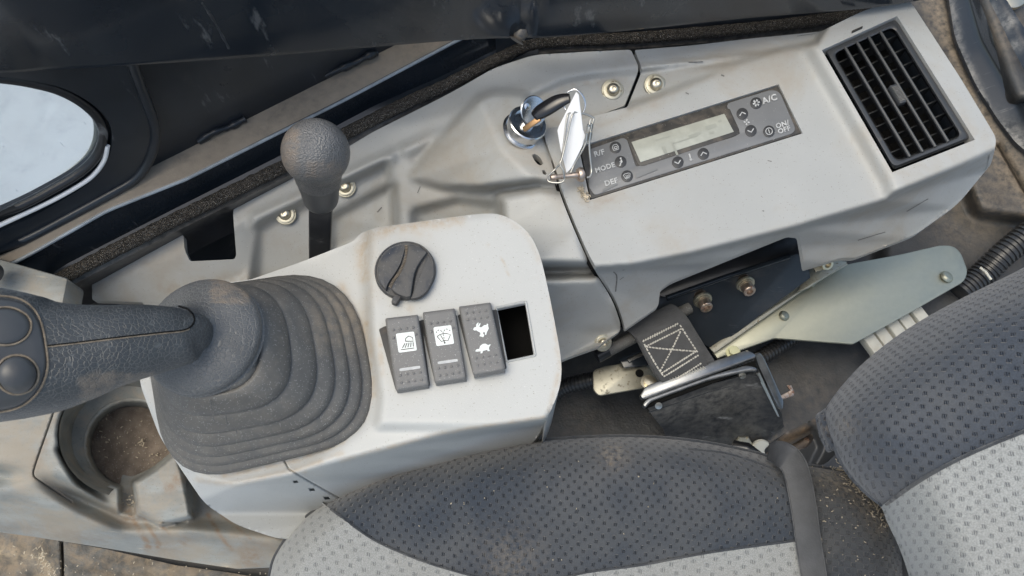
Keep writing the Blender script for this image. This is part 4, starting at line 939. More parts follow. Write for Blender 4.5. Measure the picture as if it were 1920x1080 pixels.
# ================================================================== JOYSTICK
joy = thing('joystick', P(480, 705, .385), 'large grained black joystick grip leaning left out of a ribbed rubber boot', 'joystick')
def rrect(c, r, seg=8):
    return [(v.x, v.y) for v in corner_round([(Vector((x, y, 0)), r) for x, y in c], seg)]
base_c = np.array([(262, 560), (652, 500), (722, 815), (318, 912)], float); top_c = np.array([(290, 545), (480, 530), (500, 735), (300, 750)], float)
crest = [0.0, .10, .21, .34, .50, .73, 1.0]
rings = []
def boot_ring(t, dr, dz):
    c = base_c*(1-t)+top_c*t; cen = c.mean(0)
    c = cen+(c-cen)*(1+dr/180.0)
    r = (135*(1-t)+98*t); z = .388+.064*t+dz
    return [P(x, y, z) for x, y in rrect(c, r)]
lv = 0
rings.append(boot_ring(0, 3, -.002))
for i, t in enumerate(crest):
    if i < len(crest)-1:
        nt_ = crest[i+1]; d = nt_-t
        rings += [boot_ring(t, 0, .0), boot_ring(t+.03*d, 2.2, .0012), boot_ring(t+.07*d, 2.6, .0030), boot_ring(t+.15*d, 1.4, .0044), boot_ring(t+.28*d, -.5, .0048), boot_ring(t+.55*d, -3.5, .0044), boot_ring(t+.84*d, -6.5, .0038), boot_ring(t+.93*d, -9, .0026), boot_ring(t+.965*d, -13, .0010), boot_ring(t+.99*d, -12, -.0012)]
    else: rings += [boot_ring(t, -5, .0), boot_ring(t, -20, .004), boot_ring(t, -60, .006)]
V, F = rings_mesh(rings)
dv = []
for v in V:
    x, y = inv(v); a = max(0, 1-abs(math.hypot(x-640, y-600)-0)/90); dv.append(.9*a if x > 540 and y < 760 else .12)
mesh_obj('rubber_boot', V, F, M['rubber'], joy, smooth=60, attrs={'dirt': dv})
for a, b in (((393, 745), (401, 790)), ((423, 780), (427, 799)), ((441, 800), (444, 812))):
    V, F = sweep([P(a[0], a[1], .452), P(b[0], b[1], .4465)], .0003, 5); mesh_obj('mould_seam', V, F, M['rubber'], joy)
# flange: shallow dome, its axis leaning with the stick
fc = P(380, 630, .458); fax = Vector((-.10, -.02, 1)).normalized(); fr0 = 113*mpp(fc)
prof = [(.0001, -.004), (fr0*.93, -.004), (fr0*.985, -.0025), (fr0*1.0, .0), (fr0*.985, .0022), (fr0*.93, .0042), (fr0*.82, .0068), (fr0*.66, .0095), (fr0*.5, .0122), (fr0*.36, .0160), (fr0*.28, .021), (fr0*.2, .03), (.0001, .034)]
pf = [tuple(q) for q in spline(prof, 3)]
mesh_obj('flange', *lathe_mesh(pf, fc, fax, 72), M['flange'], joy, smooth=60, attrs={'dirt': [(.8 if 395 < inv(v)[0] < 470 and inv(v)[1] < 570 else .0) for v in lathe_mesh(pf, fc, fax, 72)[0]]})
# handle as one sculpted sweep
st_ = [(392, 628, 22, .478), (372, 627, 42, .482), (345, 632, 55, .486), (300, 636, 66, .492), (250, 642, 75, .498), (200, 651, 84, .502), (150, 661, 95, .506), (100, 668, 106, .510), (55, 668, 116, .514), (0, 666, 126, .518), (-60, 664, 134, .522), (-120, 664, 130, .526), (-150, 664, 90, .528)]
st2 = spline(st_, 4); NS = 56; rings = []
for i, (x, y, h, z) in enumerate(st2):
    c = P(x, y, z); k = mpp(c); a = P(*(st2[max(i-1, 0)][:2]), z); b = P(*(st2[min(i+1, len(st2)-1)][:2]), z)
    t = (b-a).normalized(); u = Vector((-t.y, t.x, 0)); 
    if u.y < 0: u = -u
    hw = h*k*.985; hz = hw*.80; fl_ = min(1, max(0, (210-x)/140))   # left part grows a flatter top
    rg = []
    for j in range(NS):
        th = 2*math.pi*j/NS; ca, sa = math.cos(th), math.sin(th); e = 1-.22*fl_
        rg.append(c+u*(hw*math.copysign(abs(ca)**e, ca))+Z*(hz*math.copysign(abs(sa)**e, sa)))
    rings.append(rg)
V, F = rings_mesh(rings)
from mathutils.bvhtree import BVHTree
handle = mesh_obj('handle', V, F, M['grip'], joy, smooth=60, attrs={'dirt': [(.5 if (inv(v)[1] > 700 and 150 < inv(v)[0] < 330) else 0) for v in V]})
bv = BVHTree.FromPolygons([tuple(v) for v in V], F)
def onH(x, y, h=0.0):
    d = ray(x, y).normalized(); r = bv.ray_cast(CAM, d)
    if r[0] is None: return P(x, y, .53)
    nn = r[1] if r[1].dot(d) < 0 else -r[1]
    return r[0]+nn*h
def line_on(name, pts, rad, m, par, h=0.0, n=6, closed=False, dirt=None):
    q = [onH(x, y, h) for x, y in pts]
    V, F = sweep(q, rad, n, closed); o = mesh_obj(name, V, F, m, par, smooth=60, attrs=({'dirt': [dirt]*len(V)} if dirt else None)); return o
sl = spline([(86, 649), (140, 643), (220, 633), (300, 624), (340, 620), (356, 614), (364, 603), (362, 590), (352, 580), (335, 574)], 8)
line_on('seam_groove', sl, .00045, M['void'], joy, .0)
line_on('seam_dust', [(x, y+2) for x, y in sl[:40]], .00035, M['fdust'], joy, .0001)
def pad(name, px, h, m, par, cx, cy, rr, dome=0, mm=12):
    """raised pad following the handle surface"""
    o2 = px_outline(px, rr, 6) if not isinstance(px[0], float) else px
    R = []
    for s, hh in ((1.03, -.001), (1.0, h*.3), (.97, h*.8), (.93, h), (.7, h+dome*.5), (.4, h+dome*.85), (.12, h+dome)):
        R.append([onH(cx+(x-cx)*s, cy+(y-cy)*s, hh) for x, y in o2])
    V, F = rings_mesh(R, cap0=False); return mesh_obj(name, V, [f for f in F], m, par, smooth=60)
padpx = [(-70, 562), (10, 560, 20), (48, 568, 30), (74, 602, 30), (84, 650, 20), (88, 690, 40), (70, 735, 40), (30, 765, 40), (-70, 772)]
pdo = pad('button_pad', padpx, .0012, M['smoothblack'], joy, 0, 665, 10)
line_on('pad_groove', px_outline([(-66, 556), (10, 555, 20), (51, 564, 30), (78, 600, 30), (87, 650, 20), (92, 692, 40), (73, 739, 40), (30, 770, 40), (-66, 778)], 5, 6)[2:-1], .0005, M['fdust'], joy, .0002)
b1 = pad('thumb_button', circ(10, 614, 46, 32, 33), .0018, M['smoothblack'], joy, 10, 614, 0, .0004)
b2 = pad('thumb_button', circ(32, 702, 37, 32, 33), .0032, M['smoothblack'], joy, 32, 702, 0, .0022)
line_on('button_ring', circ(10, 614, 48, 36, 35), .0005, M['fdust'], joy, .0013, closed=True)
line_on('button_ring', circ(32, 702, 40, 36, 35), .0006, M['fdust'], joy, .0013, closed=True)

# ================================================================== BALL LEVER
bl = thing('control_lever', P(600, 485, .33), 'short black lever with pebbled round ball knob dusted grey', 'lever')
bc = P(592, 286, .455); br = 63.5*mpp(bc)
low_ = P(602, 378, .408); ax = (bc-low_).normalized(); L = (bc-low_).length
prof = [(.0001, 0), (br*.46, 0), (br*.52, .0006), (br*.56, .003), (br*.60, L*.25), (br*.66, L*.42), (br*.71, L*.55), (br*.72, L*.57)]
slv = prof[:]; prof = [(.0001, L*.5), (br*.70, L*.5)]
for a in range(-40, 91, 8): prof.append((br*math.cos(math.radians(a)), L+br*math.sin(math.radians(a))))
prof[-1] = (.0001, prof[-1][1])
k_ = lathe_mesh(prof, low_, ax, 48)
mesh_obj('ball_knob', k_[0], k_[1], M['ball'], bl, smooth=60, attrs={'dirt': [(.75 if (inv(v)[0] < 560 and 240 < inv(v)[1] < 330) else (.6 if (abs(inv(v)[0]-605) < 35 and abs(inv(v)[1]-318) < 14) else 0)) for v in k_[0]]})
mesh_obj('knob_sleeve', *lathe_mesh(slv+[(.0001, L*.58)], low_, ax, 40), M['smoothblack'], bl, smooth=60)
s0, s1 = low_-ax*.0, P(600, 492, .345); sv = (s1-s0); sd2 = Vector((1, 0, 0)); sn = sv.cross(sd2).normalized()
w0 = 22*mpp(s0)
V, F = box_mesh((s0+s1)/2, sv*.5, sd2*w0, sn*.004)
rbox('lever_bar', (s0+s1)/2, sv*.5, sd2*w0, sn*.0045, M['blackplastic'], bl, .0016, 3)

# ================================================================== IGNITION LOCK, KEY, RING, TAG
lo = P(980, 246, .362); lax = Vector((.36, .06, .93)).normalized(); lr = 36*mpp(lo)
lock = lathe('ignition_lock', [(.0001, 0), (lr*1.12, 0), (lr*1.12, .001), (lr, .0015), (lr, .0085), (lr*1.04, .0092), (lr*1.04, .0105), (lr*.98, .0112), (lr*.80, .0112), (lr*.78, .009), (lr*.35, .009), (lr*.33, .012), (lr*.12, .012), (lr*.12, .006), (.0001, .006)], lo, lax, M['chrome'], cons, 40)
lt = lo+lax*.0118
cv = Vector((-.5, .75, .35)).normalized()
# round dust cover swung open at the back of the lock face, with its pivot pin
dcn = (lax*.75+Vector((.2, -.5, 0))).normalized()
subsub(lathe('dust_cover', [(.0001, 0), (lr*.72, 0), (lr*.76, .0005), (lr*.72, .0012), (.0001, .0012)], P(1000, 208, .386), dcn, M['chrome'], None, 28), lock)
subsub(lathe('pivot_pin', [(.0001, 0), (lr*.2, 0), (lr*.22, .002), (lr*.12, .0028), (.0001, .003)], P(986, 200, .389), dcn, M['chrome'], None, 16), lock)
ky_ = thing('ignition_key', P(1000, 238, .385), 'black headed ignition key with white tag hanging in the steel lock', 'key')
k0, k1 = P(982, 243, .385), P(1012, 222, .394)
kd = (k1-k0).normalized(); kn = Vector((0, -.3, 1)); kn = (kn-kd*kn.dot(kd)).normalized(); kw = kd.cross(kn)
rbox('blade', (k0+k1)/2, (k1-k0)*.5, kw*.0018, kn*.0011, M['brass'], ky_, .0003)
hp = [(1001, 220, .393, 10), (1010, 212, .395, 14), (1025, 203, .398, 15.5), (1042, 193, .401, 15), (1056, 187, .403, 12.5), (1068, 184, .405, 9)]
hs = spline(hp, 5); pts = [P(x, y, z) for x, y, z, r in hs]; rad = [(r*mpp(p)*.52, r*mpp(p)) for p, (x, y, z, r) in zip(pts, hs)]
rad[0] = (rad[0][0]*.8, rad[0][1]*.8)
V, F = sweep(pts, rad, 18); mesh_obj('head', V, F, M['key'], ky_, smooth=60)
def loop3(name, pts, r, m, par, closed=False, sub=6, n=8):
    q = spline(pts, sub, closed); V, F = sweep([P(*p) for p in q], r, n, closed); return mesh_obj(name, V, F, m, par, smooth=60)
loop3('split_ring', [(1064, 173, .408), (1078, 167, .410), (1092, 178, .408), (1098, 195, .404), (1092, 213, .400), (1078, 221, .398), (1074, 219, .399)], .0005, M['chrome'], ky_)
loop3('split_ring', [(1066, 171, .4085), (1082, 169, .410), (1094, 184, .407), (1096, 202, .402), (1086, 219, .398), (1074, 217, .399)], .0004, M['chrome'], ky_)
loop3('split_ring', [(1058, 190, .404), (1058, 200, .401), (1061, 206, .400)], .0006, M['chrome'], ky_)
tg = [(1080, 172, .4105), (1085, 177, .410), (1093, 243, .395), (1097, 254, .391), (1091, 275, .387), (1072, 314, .378), (1062, 324, .376), (1050, 275, .386), (1045, 245, .392), (1048, 236, .394)]
tp = [P(*p) for p in tg]; V, F = plate_mesh(tp, Vector((.0003, .0003, -.0009)), .0002)
mesh_obj('tag', V, F, M['white'], ky_, smooth=30)
# safety pin of bent wire hooked on the ring, with its short steel pin
wp = thing('linch_pin', P(1060, 330, .376), 'bent wire safety pin with short rusty pin hanging from the key ring', 'wire pin')
loop3('wire_bow', [(1079, 214, .400), (1068, 212, .401), (1063, 222, .400), (1058, 262, .392), (1052, 302, .384), (1040, 318, .379), (1028, 330, .378), (1027, 338, .378), (1034, 342, .378), (1052, 342, .379), (1058, 336, .380), (1056, 320, .384), (1050, 308, .386), (1054, 296, .388), (1062, 262, .394), (1071, 222, .402), (1076, 212, .403)], .00065, M['wire'], wp)
loop3('wire_bow', [(1076, 210, .402), (1098, 214, .400), (1112, 221, .398), (1113, 226, .397), (1108, 240, .394), (1105, 262, .390), (1106, 290, .384), (1109, 318, .378), (1107, 330, .377), (1100, 333, .377)], .00075, M['wire'], wp)
loop3('wire_bow', [(1107, 224, .398), (1104, 245, .394), (1101, 262, .389), (1092, 282, .384), (1078, 306, .378), (1070, 324, .376)], .0007, M['wire'], wp)
for cx, cy, l in ((1103, 240, 1), (1109, 238, 1), (1100, 256, 1), (1107, 254, 1)):
    a = P(cx+1, cy-7, .3965); b = P(cx-1, cy+7, .3925); V, F = sweep([a, b], .0012, 10); mesh_obj('ferrule', V, F, M['wire'], wp, smooth=40)
pa, pb = P(1034, 333, .377), P(1094, 327, .373); pd = (pb-pa).normalized(); PLn = (pb-pa).length
lathe('pin', [(.0001, -.0006), (.0018, -.0005), (.0024, .0008), (.0024, .003), (.0017, .0035), (.0017, PLn*.62), (.0021, PLn*.66), (.0022, PLn*.8), (.0044, PLn*.82), (.0052, PLn*.88), (.0050, PLn*.97), (.0028, PLn*1.0), (.0024, PLn*1.03), (.0001, PLn*1.03)], pa, pd, M['rustbolt'], wp, 22)

# ================================================================== BRACKETS UNDER THE CONSOLE
ib = thing('mounting_bracket', P(1380, 560, .20), 'black folded steel bracket with two socket screws behind the console cutout', 'bracket')
ibz = lambda x, y: .258
plate('bracket_face', [(1222, 556), (1250, 556), (1480, 478, 8), (1512, 470), (1520, 520), (1340, 655), (1225, 600)], .235, Vector((0, 0, -.003)), M['navy2'], ib, .001, zf=lambda x, y: .246-(y-(556-(x-1250)*.34))*.00028)
plate('bracket_flange', [(1228, 552), (1245, 520), (1490, 425), (1512, 445), (1510, 476), (1480, 480), (1252, 560)], .25, Vector((0, 0, -.003)), M['blackplastic'], ib, .001, zf=lambda x, y: .246+((556-(x-1250)*.34)-y)*.0001)
V, F = sweep([P(1250, 559, .247), P(1360, 520, .247), P(1480, 481, .247)], .0025, 8); mesh_obj('fold_edge', V, F, M['navy'], ib, smooth=60)
sax = (.16, -.88, .45)
for x, y, z in ((1317, 562, .240), (1397, 532, .240)):
    screw((x, y), z, sax, .0080, ib, 'cap', 'zincd', 'rustbolt', 'socket_screw')
    o = P(x-4, y-6, z); lathe('screw_collar', [(.0001, -.004), (.0062, -.004), (.0062, .001), (.0001, .001)], o-Vector(sax).normalized()*.0005, sax, M['rustbolt'], ib, 18)
zb = thing('zinc_bracket', P(1600, 580, .19), 'long pale zinc plated bracket plate beside the seat back', 'bracket')
plate('bracket_plate', [(1336, 660, 2), (1500, 545, 4), (1583, 497, 6), (1600, 493, 8), (1688, 477, 10), (1762, 460, 6), (1787, 460, 14), (1802, 473, 12), (1815, 508, 10), (1809, 527, 12), (1700, 590), (1600, 645, 4), (1482, 636, 4), (1452, 634, 4), (1346, 672, 2)], .205, Vector((0, 0, -.0025)), M['zinc'], zb, .0008)
plate('edge_flange', [(1330, 652), (1500, 532), (1584, 490), (1590, 496), (1505, 545), (1340, 662)], .213, Vector((0, 0, -.002)), M['zincd'], zb, .0005)
plate('ear', [(1496, 545), (1522, 500, 6), (1560, 486, 6), (1590, 490, 4), (1560, 512), (1516, 540)], .222, Vector((0, 0, -.002)), M['zincd'], zb, .0006)
rbox('hex_washer', P(1541, 486, .236), Vector((.0105, .004, 0)), Vector((-.003, .008, 0)), Vector((0, -.0008, .0016)), M['zincd'], zb, .0006)
screw((1542, 487), .238, (.1, -.75, .65), .0078, zb, 'cap', 'bolt', 'bolt', 'socket_screw')
for x, y, s in ((1470, 592, 1), (1775, 519, 1.25), (1521, 532, .7)):
    c = P(x, y, .2055); a = Vector((.0052*s, .001*s, 0)); 
    o = lathe('pressed_stud', [(.0048*s, -.0005), (.0046*s, .0010), (.0035*s, .0024), (.0001, .0030)], c, (.3, .25, 1), M['zinc'], zb, 16)
cp = thing('ribbed_block', P(1665, 625, .17), 'cream ribbed plastic block half hidden under the zinc bracket', 'plastic block')
d0 = (P(1720, 590, .185)-P(1630, 640, .185)); dl = d0.normalized(); dw = Vector((-dl.y, dl.x, 0)); 
rbox('block_body', P(1668, 615, .180)-dw*.004, d0*.56, dw*.013, Z*.004, M['cream'], cp, .001)
for i in range(5):
    c = P(1630, 640, .186)+d0*(i/4.0)-dw*.004; rbox('rib', c+Z*(-.001 if i % 2 else .0005), dl*.0054, dw*.0165, Z*.004, M['cream'], cp, .0008)

# --- corrugated conduits
def conduit(name, pts, r, pitch, label, n=20):
    q = resample([P(*p) for p in spline(pts, 8)], 400); L = sum((q[i+1]-q[i]).length for i in range(399)); N = int(L/pitch)*6
    q = resample(q, N); rad = [r*(1.0 if (i % 6) in (1, 2, 3) else .86) for i in range(N)]
    V, F = sweep(q, rad, n); return tag(mesh_obj(name, V, F, M['conduit'], None, smooth=50), label, 'conduit')
conduit('corrugated_conduit', [(1000, 775, .165), (1050, 730, .17), (1090, 716, .175), (1130, 708, .178), (1200, 690, .175), (1300, 690, .17), (1400, 680, .165), (1440, 662, .165), (1490, 630, .165), (1560, 590, .165)], .0072, .0034, 'thin black corrugated conduit running behind the belt anchor')
conduit('corrugated_conduit', [(1800, 550, .178), (1845, 512, .185), (1880, 478, .195), (1930, 438, .205), (1990, 400, .215)], .0118, .0042, 'thick black corrugated conduit at the right edge')
tag(tube('cable_tie', [P(1838, 502, .199), P(1848, 510, .201), P(1858, 524, .199)], .0012, M['cream'], None), 'pale cable tie round the thick conduit', 'cable tie')

# ================================================================== BELT ANCHOR
an = thing('belt_anchor', P(1320, 760, .17), 'black and bright steel seat belt retractor bolted beside the seat', 'belt retractor')
def pq(name, px, z, t, m, par=None, bev=.0006, r=0, zf=None): return plate(name, px, z, Vector((0, 0, -t)), m, par or an, bev, r, zf=zf)
pq('zinc_arm', [(1112, 694, 8), (1135, 686, 3), (1210, 676, 4), (1240, 700), (1235, 722), (1122, 742, 8), (1112, 730, 6)], .205, .003, M['zincd'])
lathe('arm_hole', [(.0001, 0), (.0034, 0), (.0036, .0004), (.0001, .0004)], P(1199, 700, .2053), Z, M['void'], an, 18)
pq('buckle_frame', [(1160, 672), (1205, 655), (1225, 670), (1215, 684), (1170, 690)], .214, .004, M['navy'], r=3)
pq('bright_edge', [(1175, 672), (1212, 656), (1216, 662), (1180, 680)], .216, .001, M['chrome'])
# retractor body: sloping black face under two bent plates
pq('rear_plate', [(1200, 742, 6), (1210, 724, 8), (1240, 712, 6), (1345, 674, 8), (1400, 656, 8), (1415, 662, 6), (1418, 670, 4), (1206, 748, 5)], .236, .006, M['steel'], bev=.001)
pq('gap_shade', [(1206, 752), (1415, 676), (1420, 688), (1212, 765)], .229, .004, M['void'])  # near-black sheet paints the dark gap between the two plates
pq('front_plate', [(1204, 758, 8), (1214, 746, 8), (1330, 704, 20), (1400, 684, 8), (1418, 688, 8), (1421, 695, 6), (1400, 696, 20), (1330, 712, 20), (1222, 752, 6), (1211, 764, 4)], .2325, .0065, M['steel'], bev=.0012)
V, F = [], []
fa = [P(1213, 762, .2285), P(1325, 722, .2285), P(1404, 702, .2285), P(1422, 706, .228)]; fb = [P(1244, 806, .175), P(1340, 800, .165), P(1420, 790, .17), P(1466, 776, .18)]
fm_ = [P(1222, 778, .215), P(1332, 742, .212), P(1410, 722, .214), P(1434, 730, .212)]
fc_ = [P(1250, 830, .14), P(1330, 850, .14), P(1420, 840, .14), P(1470, 800, .15)]
V, F = rings_mesh([fa, fm_, fb, fc_], closed=False); 
mesh_obj('retractor_cover', V, [f[::-1] for f in F], M['blackplastic'], an, smooth=30, attrs={'dirt': [.1, .1, .1, .1, .45, .5, .3, .1, .1, .2, .2, .1, .3, .3, .3, .3]})
V, F = sweep([P(1216, 772, .2195), P(1330, 733, .2175), P(1408, 712, .2185)], .0012, 6); mesh_obj('cover_crease', V, F, M['blackplastic'], an, smooth=60)
pq('side_plate', [(1414, 662, 4), (1426, 660, 6), (1436, 676, 5), (1470, 752, 6), (1468, 768, 5), (1458, 762, 3), (1424, 690, 4)], .226, .003, M['steel'], bev=.0012, zf=lambda x, y: .228-(y-660)*.00022)
pq('side_blade', [(1418, 700, 2), (1424, 698, 2), (1462, 782, 1), (1458, 780, 1)], .22, .001, M['wire'], bev=.0002, zf=lambda x, y: .226-(y-700)*.0003)
pq('stop_tab', [(1462, 742), (1482, 732), (1476, 722), (1484, 722), (1490, 736), (1488, 742), (1464, 750)], .19, .002, M['rustbolt'])
lathe('plate_screw', [(.0001, 0), (.0062, 0), (.0062, .0015), (.0040, .0016), (.0042, .0055), (.0001, .006)], P(1374, 662, .226), (0, .15, 1), M['yellow'], an, 20)
pq('screw_washer', [(1384, 662, 4), (1402, 656, 4), (1408, 662, 3), (1388, 668, 3)], .2275, .001, M['cream'])
lathe('plate_screw', [(.0001, 0), (.0065, 0), (.0065, .0015), (.0042, .0016), (.0042, .0045), (.0001, .005)], P(1216, 718, .226), (0, .15, 1), M['bolt'], an, 20)
for x, y in ((1235, 761), (1392, 704)): lathe('rivet_hole', [(.0001, 0), (.0030, 0), (.0001, .0003)], P(x, y, .2282), (0, -.5, .8), M['wire'], an, 12)
fb_ = thing('floor_bolt', P(1388, 828, .14), 'dusty hexagonal bolt on the cab floor beside the seat edge', 'bolt')
lathe('hex_head', [(.0001, 0), (.0085, 0), (.0085, .0075), (.0075, .0085), (.0001, .0085)], P(1389, 832, .146), (.05, -.3, .95), M['zincd'], fb_, 6, 20)
lathe('washer', [(.0001, 0), (.0125, 0), (.0125, .002), (.0001, .002)], P(1386, 824, .144), (.05, -.3, .95), M['zincd'], fb_, 24)
tag(lathe('floor_bolt', [(.0001, 0), (.0095, 0), (.0095, .003), (.008, .0045), (.0001, .005)], P(1426, 844, .15), (.2, -.1, .95), M['cream'], None, 20), 'pale domed bolt cap at the seat cushion corner', 'bolt')
tag(lathe('brass_bolt', [(.0001, 0), (.0155, 0), (.0162, .002), (.0155, .0045), (.012, .006), (.0001, .0062)], P(1889, -6, .252), (0, -.1, 1), M['bolt'], None, 36), 'round brass coloured bolt head cut by the top right corner', 'bolt')
# webbing over its bar
wb = thing('belt_webbing', P(1260, 640, .23), 'black belt webbing loop with white cross stitching over a round bar', 'seat belt')
b0, b1_ = P(1120, 668, .236), P(1293, 577, .236)
tube('bar', [b0+(b1_-b0)*.10, b1_], 12*mpp(b0), M['rubber'], wb, 20)
tube('bar_end', [b0-(b1_-b0)*.01, b0+(b1_-b0)*.06, b0+(b1_-b0)*.11], 13*mpp(b0), M['blackplastic'], wb, 16)
Lp = [(1150, 640, .226), (1158, 622, .240), (1172, 617, .2475), (1190, 634, .249), (1208, 668, .245), (1226, 700, .239), (1246, 728, .231)]
Rp = [(1240, 592, .226), (1250, 578, .240), (1262, 572, .2475), (1284, 590, .249), (1306, 624, .245), (1326, 656, .239), (1350, 692, .231)]
Ls = [P(*p) for p in spline(Lp, 6)]; Rs = [P(*p) for p in spline(Rp, 6)]
def WB(u, v, h=0):
    i = min(int(v*(len(Ls)-1)), len(Ls)-2); t = v*(len(Ls)-1)-i
    a = Ls[i]*(1-t)+Ls[i+1]*t; b = Rs[i]*(1-t)+Rs[i+1]*t; p = a*(1-u)+b*u
    nn = (b-a).cross(Ls[i+1]-Ls[i]).normalized(); nn = nn if nn.z > 0 else -nn
    return p+nn*h
top = [[WB(u/12, v/40, .0009) for u in range(13)] for v in range(41)]; bot = [[WB(u/12, v/40, -.0009) for u in range(12, -1, -1)] for v in range(41)]
V, F = rings_mesh([t+b for t, b in zip(top, bot)]); mesh_obj('webbing', V, F, M['belt'], wb, smooth=40)
ribl = []
for k in range(46):
    v = .12+.019*k
    if v < .99: ribl.append(sweep([WB(u/6, v, .0009) for u in range(7)], .00022, 5))
tag(mesh_obj('weave_ribs', *flatten(ribl), M['belt'], wb, smooth=60), kind='stuff')
dbl = [[WB(.02+u/10*.84, .50+.5*v/12, .0021) for u in range(11)] for v in range(13)]; dbb = [[WB(.02+u/10*.84, .50+.5*v/12, .0008) for u in range(10, -1, -1)] for v in range(13)]
V, F = rings_mesh([t+b for t, b in zip(dbl, dbb)]); mesh_obj('sewn_flap', V, F, M['belt'], wb, smooth=40)
stc = []
def stitch(u0, v0, u1, v1, n, amp=0):
    for i in range(n):
        a, b = i/n, (i+.72)/n
        pa_ = WB(u0+(u1-u0)*a, v0+(v1-v0)*a+(amp if amp else 0), .0026); pb_ = WB(u0+(u1-u0)*b, v0+(v1-v0)*b-(amp if amp else 0), .0026)
        j = random.uniform(-.006, .006); stc.append(sweep([pa_+Vector((0, j*.04, -.0002)), pb_+Vector((0, -j*.04, -.0002))], .00058+.00012*random.random(), 5))
for a in ((.08, .555, .80, .545, 16, .006), (.08, .60, .80, .59, 16), (.08, .60, .80, .80, 15), (.10, .83, .76, .60, 15), (.10, .85, .82, .80, 16), (.10, .885, .82, .835, 16), (.12, .955, .78, .90, 15), (.80, .56, .82, .82, 9), (.08, .58, .10, .88, 9)): stitch(*a)
for i in range(13): stc.append(sweep([WB(.14+.05*i, .965, .0026), WB(.165+.05*i, .925, .0028), WB(.19+.05*i, .96, .0026)], .0005, 5))
tag(mesh_obj('white_stitching', *flatten(stc), M['thread'], wb, smooth=60), kind='stuff')

# ================================================================== SEAT
def rot(a): a = math.radians(a); return (Vector((math.cos(a), math.sin(a), 0)), Vector((-math.sin(a), math.cos(a), 0)))
seat = thing('operator_seat', P(1100, 1000, .22), 'operator seat in dark blue grey and light grey patterned cloth', 'seat')
C_out = px_outline([(500, 1150), (506, 1080, 20), (516, 1040, 30), (556, 985, 30), (600, 950, 20), (640, 926, 20), (700, 897, 40), (760, 874, 40), (900, 840, 60), (1050, 823, 60), (1180, 818, 60), (1300, 826, 60), (1420, 850, 40), (1470, 868, 20), (1530, 876, 20), (1600, 888, 20), (1650, 930, 30), (1690, 1010, 40), (1700, 1150)], 10, 5)
def ins(poly, d):
    n = len(poly); ar = sum(poly[i][0]*poly[(i+1) % n][1]-poly[(i+1) % n][0]*poly[i][1] for i in range(n)); s = 1 if ar > 0 else -1; out = []
    for i in range(n):
        tx, ty = poly[(i+1) % n][0]-poly[i-1][0], poly[(i+1) % n][1]-poly[i-1][1]; L = math.hypot(tx, ty)+1e-9
        out.append((poly[i][0]-s*ty/L*d, poly[i][1]+s*tx/L*d))
    return out
class Pillow:
    """height rising from the outline inwards like an upholstered pad"""
    def __init__(s, outline, base, zf, drop, wpx, open_ed=None):
        s.o = outline; s.zf = zf; s.drop = drop; s.w = wpx; s.oe = open_ed
    def __call__(s, x, y):
        x = np.asarray(x, float); y = np.asarray(y, float); d = segdist(s.o, x, y, s.oe is None) if s.oe is None else segdist(s.oe, x, y, False)
        t = np.clip(d/s.w, 0, 1); return s.zf(x, y)-s.drop*(1-np.sqrt(np.clip(1-(1-t)**2.2, 0, 1)))
edge = [p for p in C_out if p[1] < 1149]
def cz(x, y):
    z = .350-.012*np.clip((x-1100)/600, -1, 1)**2+.010*np.exp(-((x-1000)/500)**2)*np.exp(-((y-920)/90)**2)-.012*np.exp(-((x-1250)/300)**2)*np.exp(-((y-1080)/80)**2)
    return z
HCu = Pillow(C_out, None, cz, .045, 62, edge)
bnd = spline([(604, 942), (640, 970), (700, 1012), (760, 1040), (820, 1062), (900, 1084), (960, 1094), (1040, 1088), (1100, 1074), (1200, 1060), (1330, 1036), (1490, 1014), (1520, 1010)], 6)
bnd = [(a, b) for a, b in bnd]
i0 = min(range(len(C_out)), key=lambda i: math.hypot(C_out[i][0]-604, C_out[i][1]-946)); i1 = min(range(len(C_out)), key=lambda i: math.hypot(C_out[i][0]-1500, C_out[i][1]-873))
dark = C_out[i0:i1+1]+[(1530, 960), (1540, 1012)]+bnd[::-1]
light = [(500, 1150)]+C_out[1:i0+1] if C_out[0][1] > 1140 else C_out[:i0+1]
light = [p for p in light]+bnd+[(1545, 1150)]
plain = [(1512, 874)]+[p for p in C_out[i1+1:] if p[1] < 1149]+[(1700, 1150), (1545, 1150), (1540, 1012), (1530, 960)]
uvs = rot(-8)
field('cushion_dark_cloth', dark, HCu, M['fdark'], seat, step=6, skirt=.004, uv=uvs, dirt=[(1150, 850, 26, .6), ([(620, 930), (760, 880)], 8, .4), (960, 1050, 60, .25), (1460, 860, 20, .4)])
field('cushion_light_cloth', light, HCu, M['flight'], seat, step=6, skirt=.004, uv=rot(-14), lift=.0012, dirt=[])
field('cushion_plain_cloth', plain, HCu, M['fplain'], seat, step=6, skirt=.004, uv=uvs, lift=-.0004, dirt=[([(1560, 880), (1620, 920), (1665, 980)], 26, 1.0), (1600, 900, 40, .5)])
# side wall of the cushion and welt
def on(H, x, y, l=0): return P(x, y, float(H(x, y))+l)
V, F = sweep([on(HCu, x, y, -.001) for x, y in dens(edge, 8, False)], .0018, 8); mesh_obj('piping', V, F, M['fplain'], seat, smooth=60)
SC = P(1050, 1100, .33)
E3 = [on(HCu, x, y, -.002) for x, y in dens(edge, 10, False)]
V, F = rings_mesh([E3, [p+(p-CAM).normalized()*.03+(SC-p).normalized()*.006 for p in E3]], closed=False); mesh_obj('side_panel', V, F, M['fplain'], seat, smooth=60)
for L in (bnd[3:], spline([(1290, 842), (1360, 850), (1420, 868), (1462, 885)], 6)):
    V, F = sweep([on(HCu, x, y, .0006) for x, y in L], .0008, 6); mesh_obj('seam', V, F, M['fplain'], seat, smooth=60)
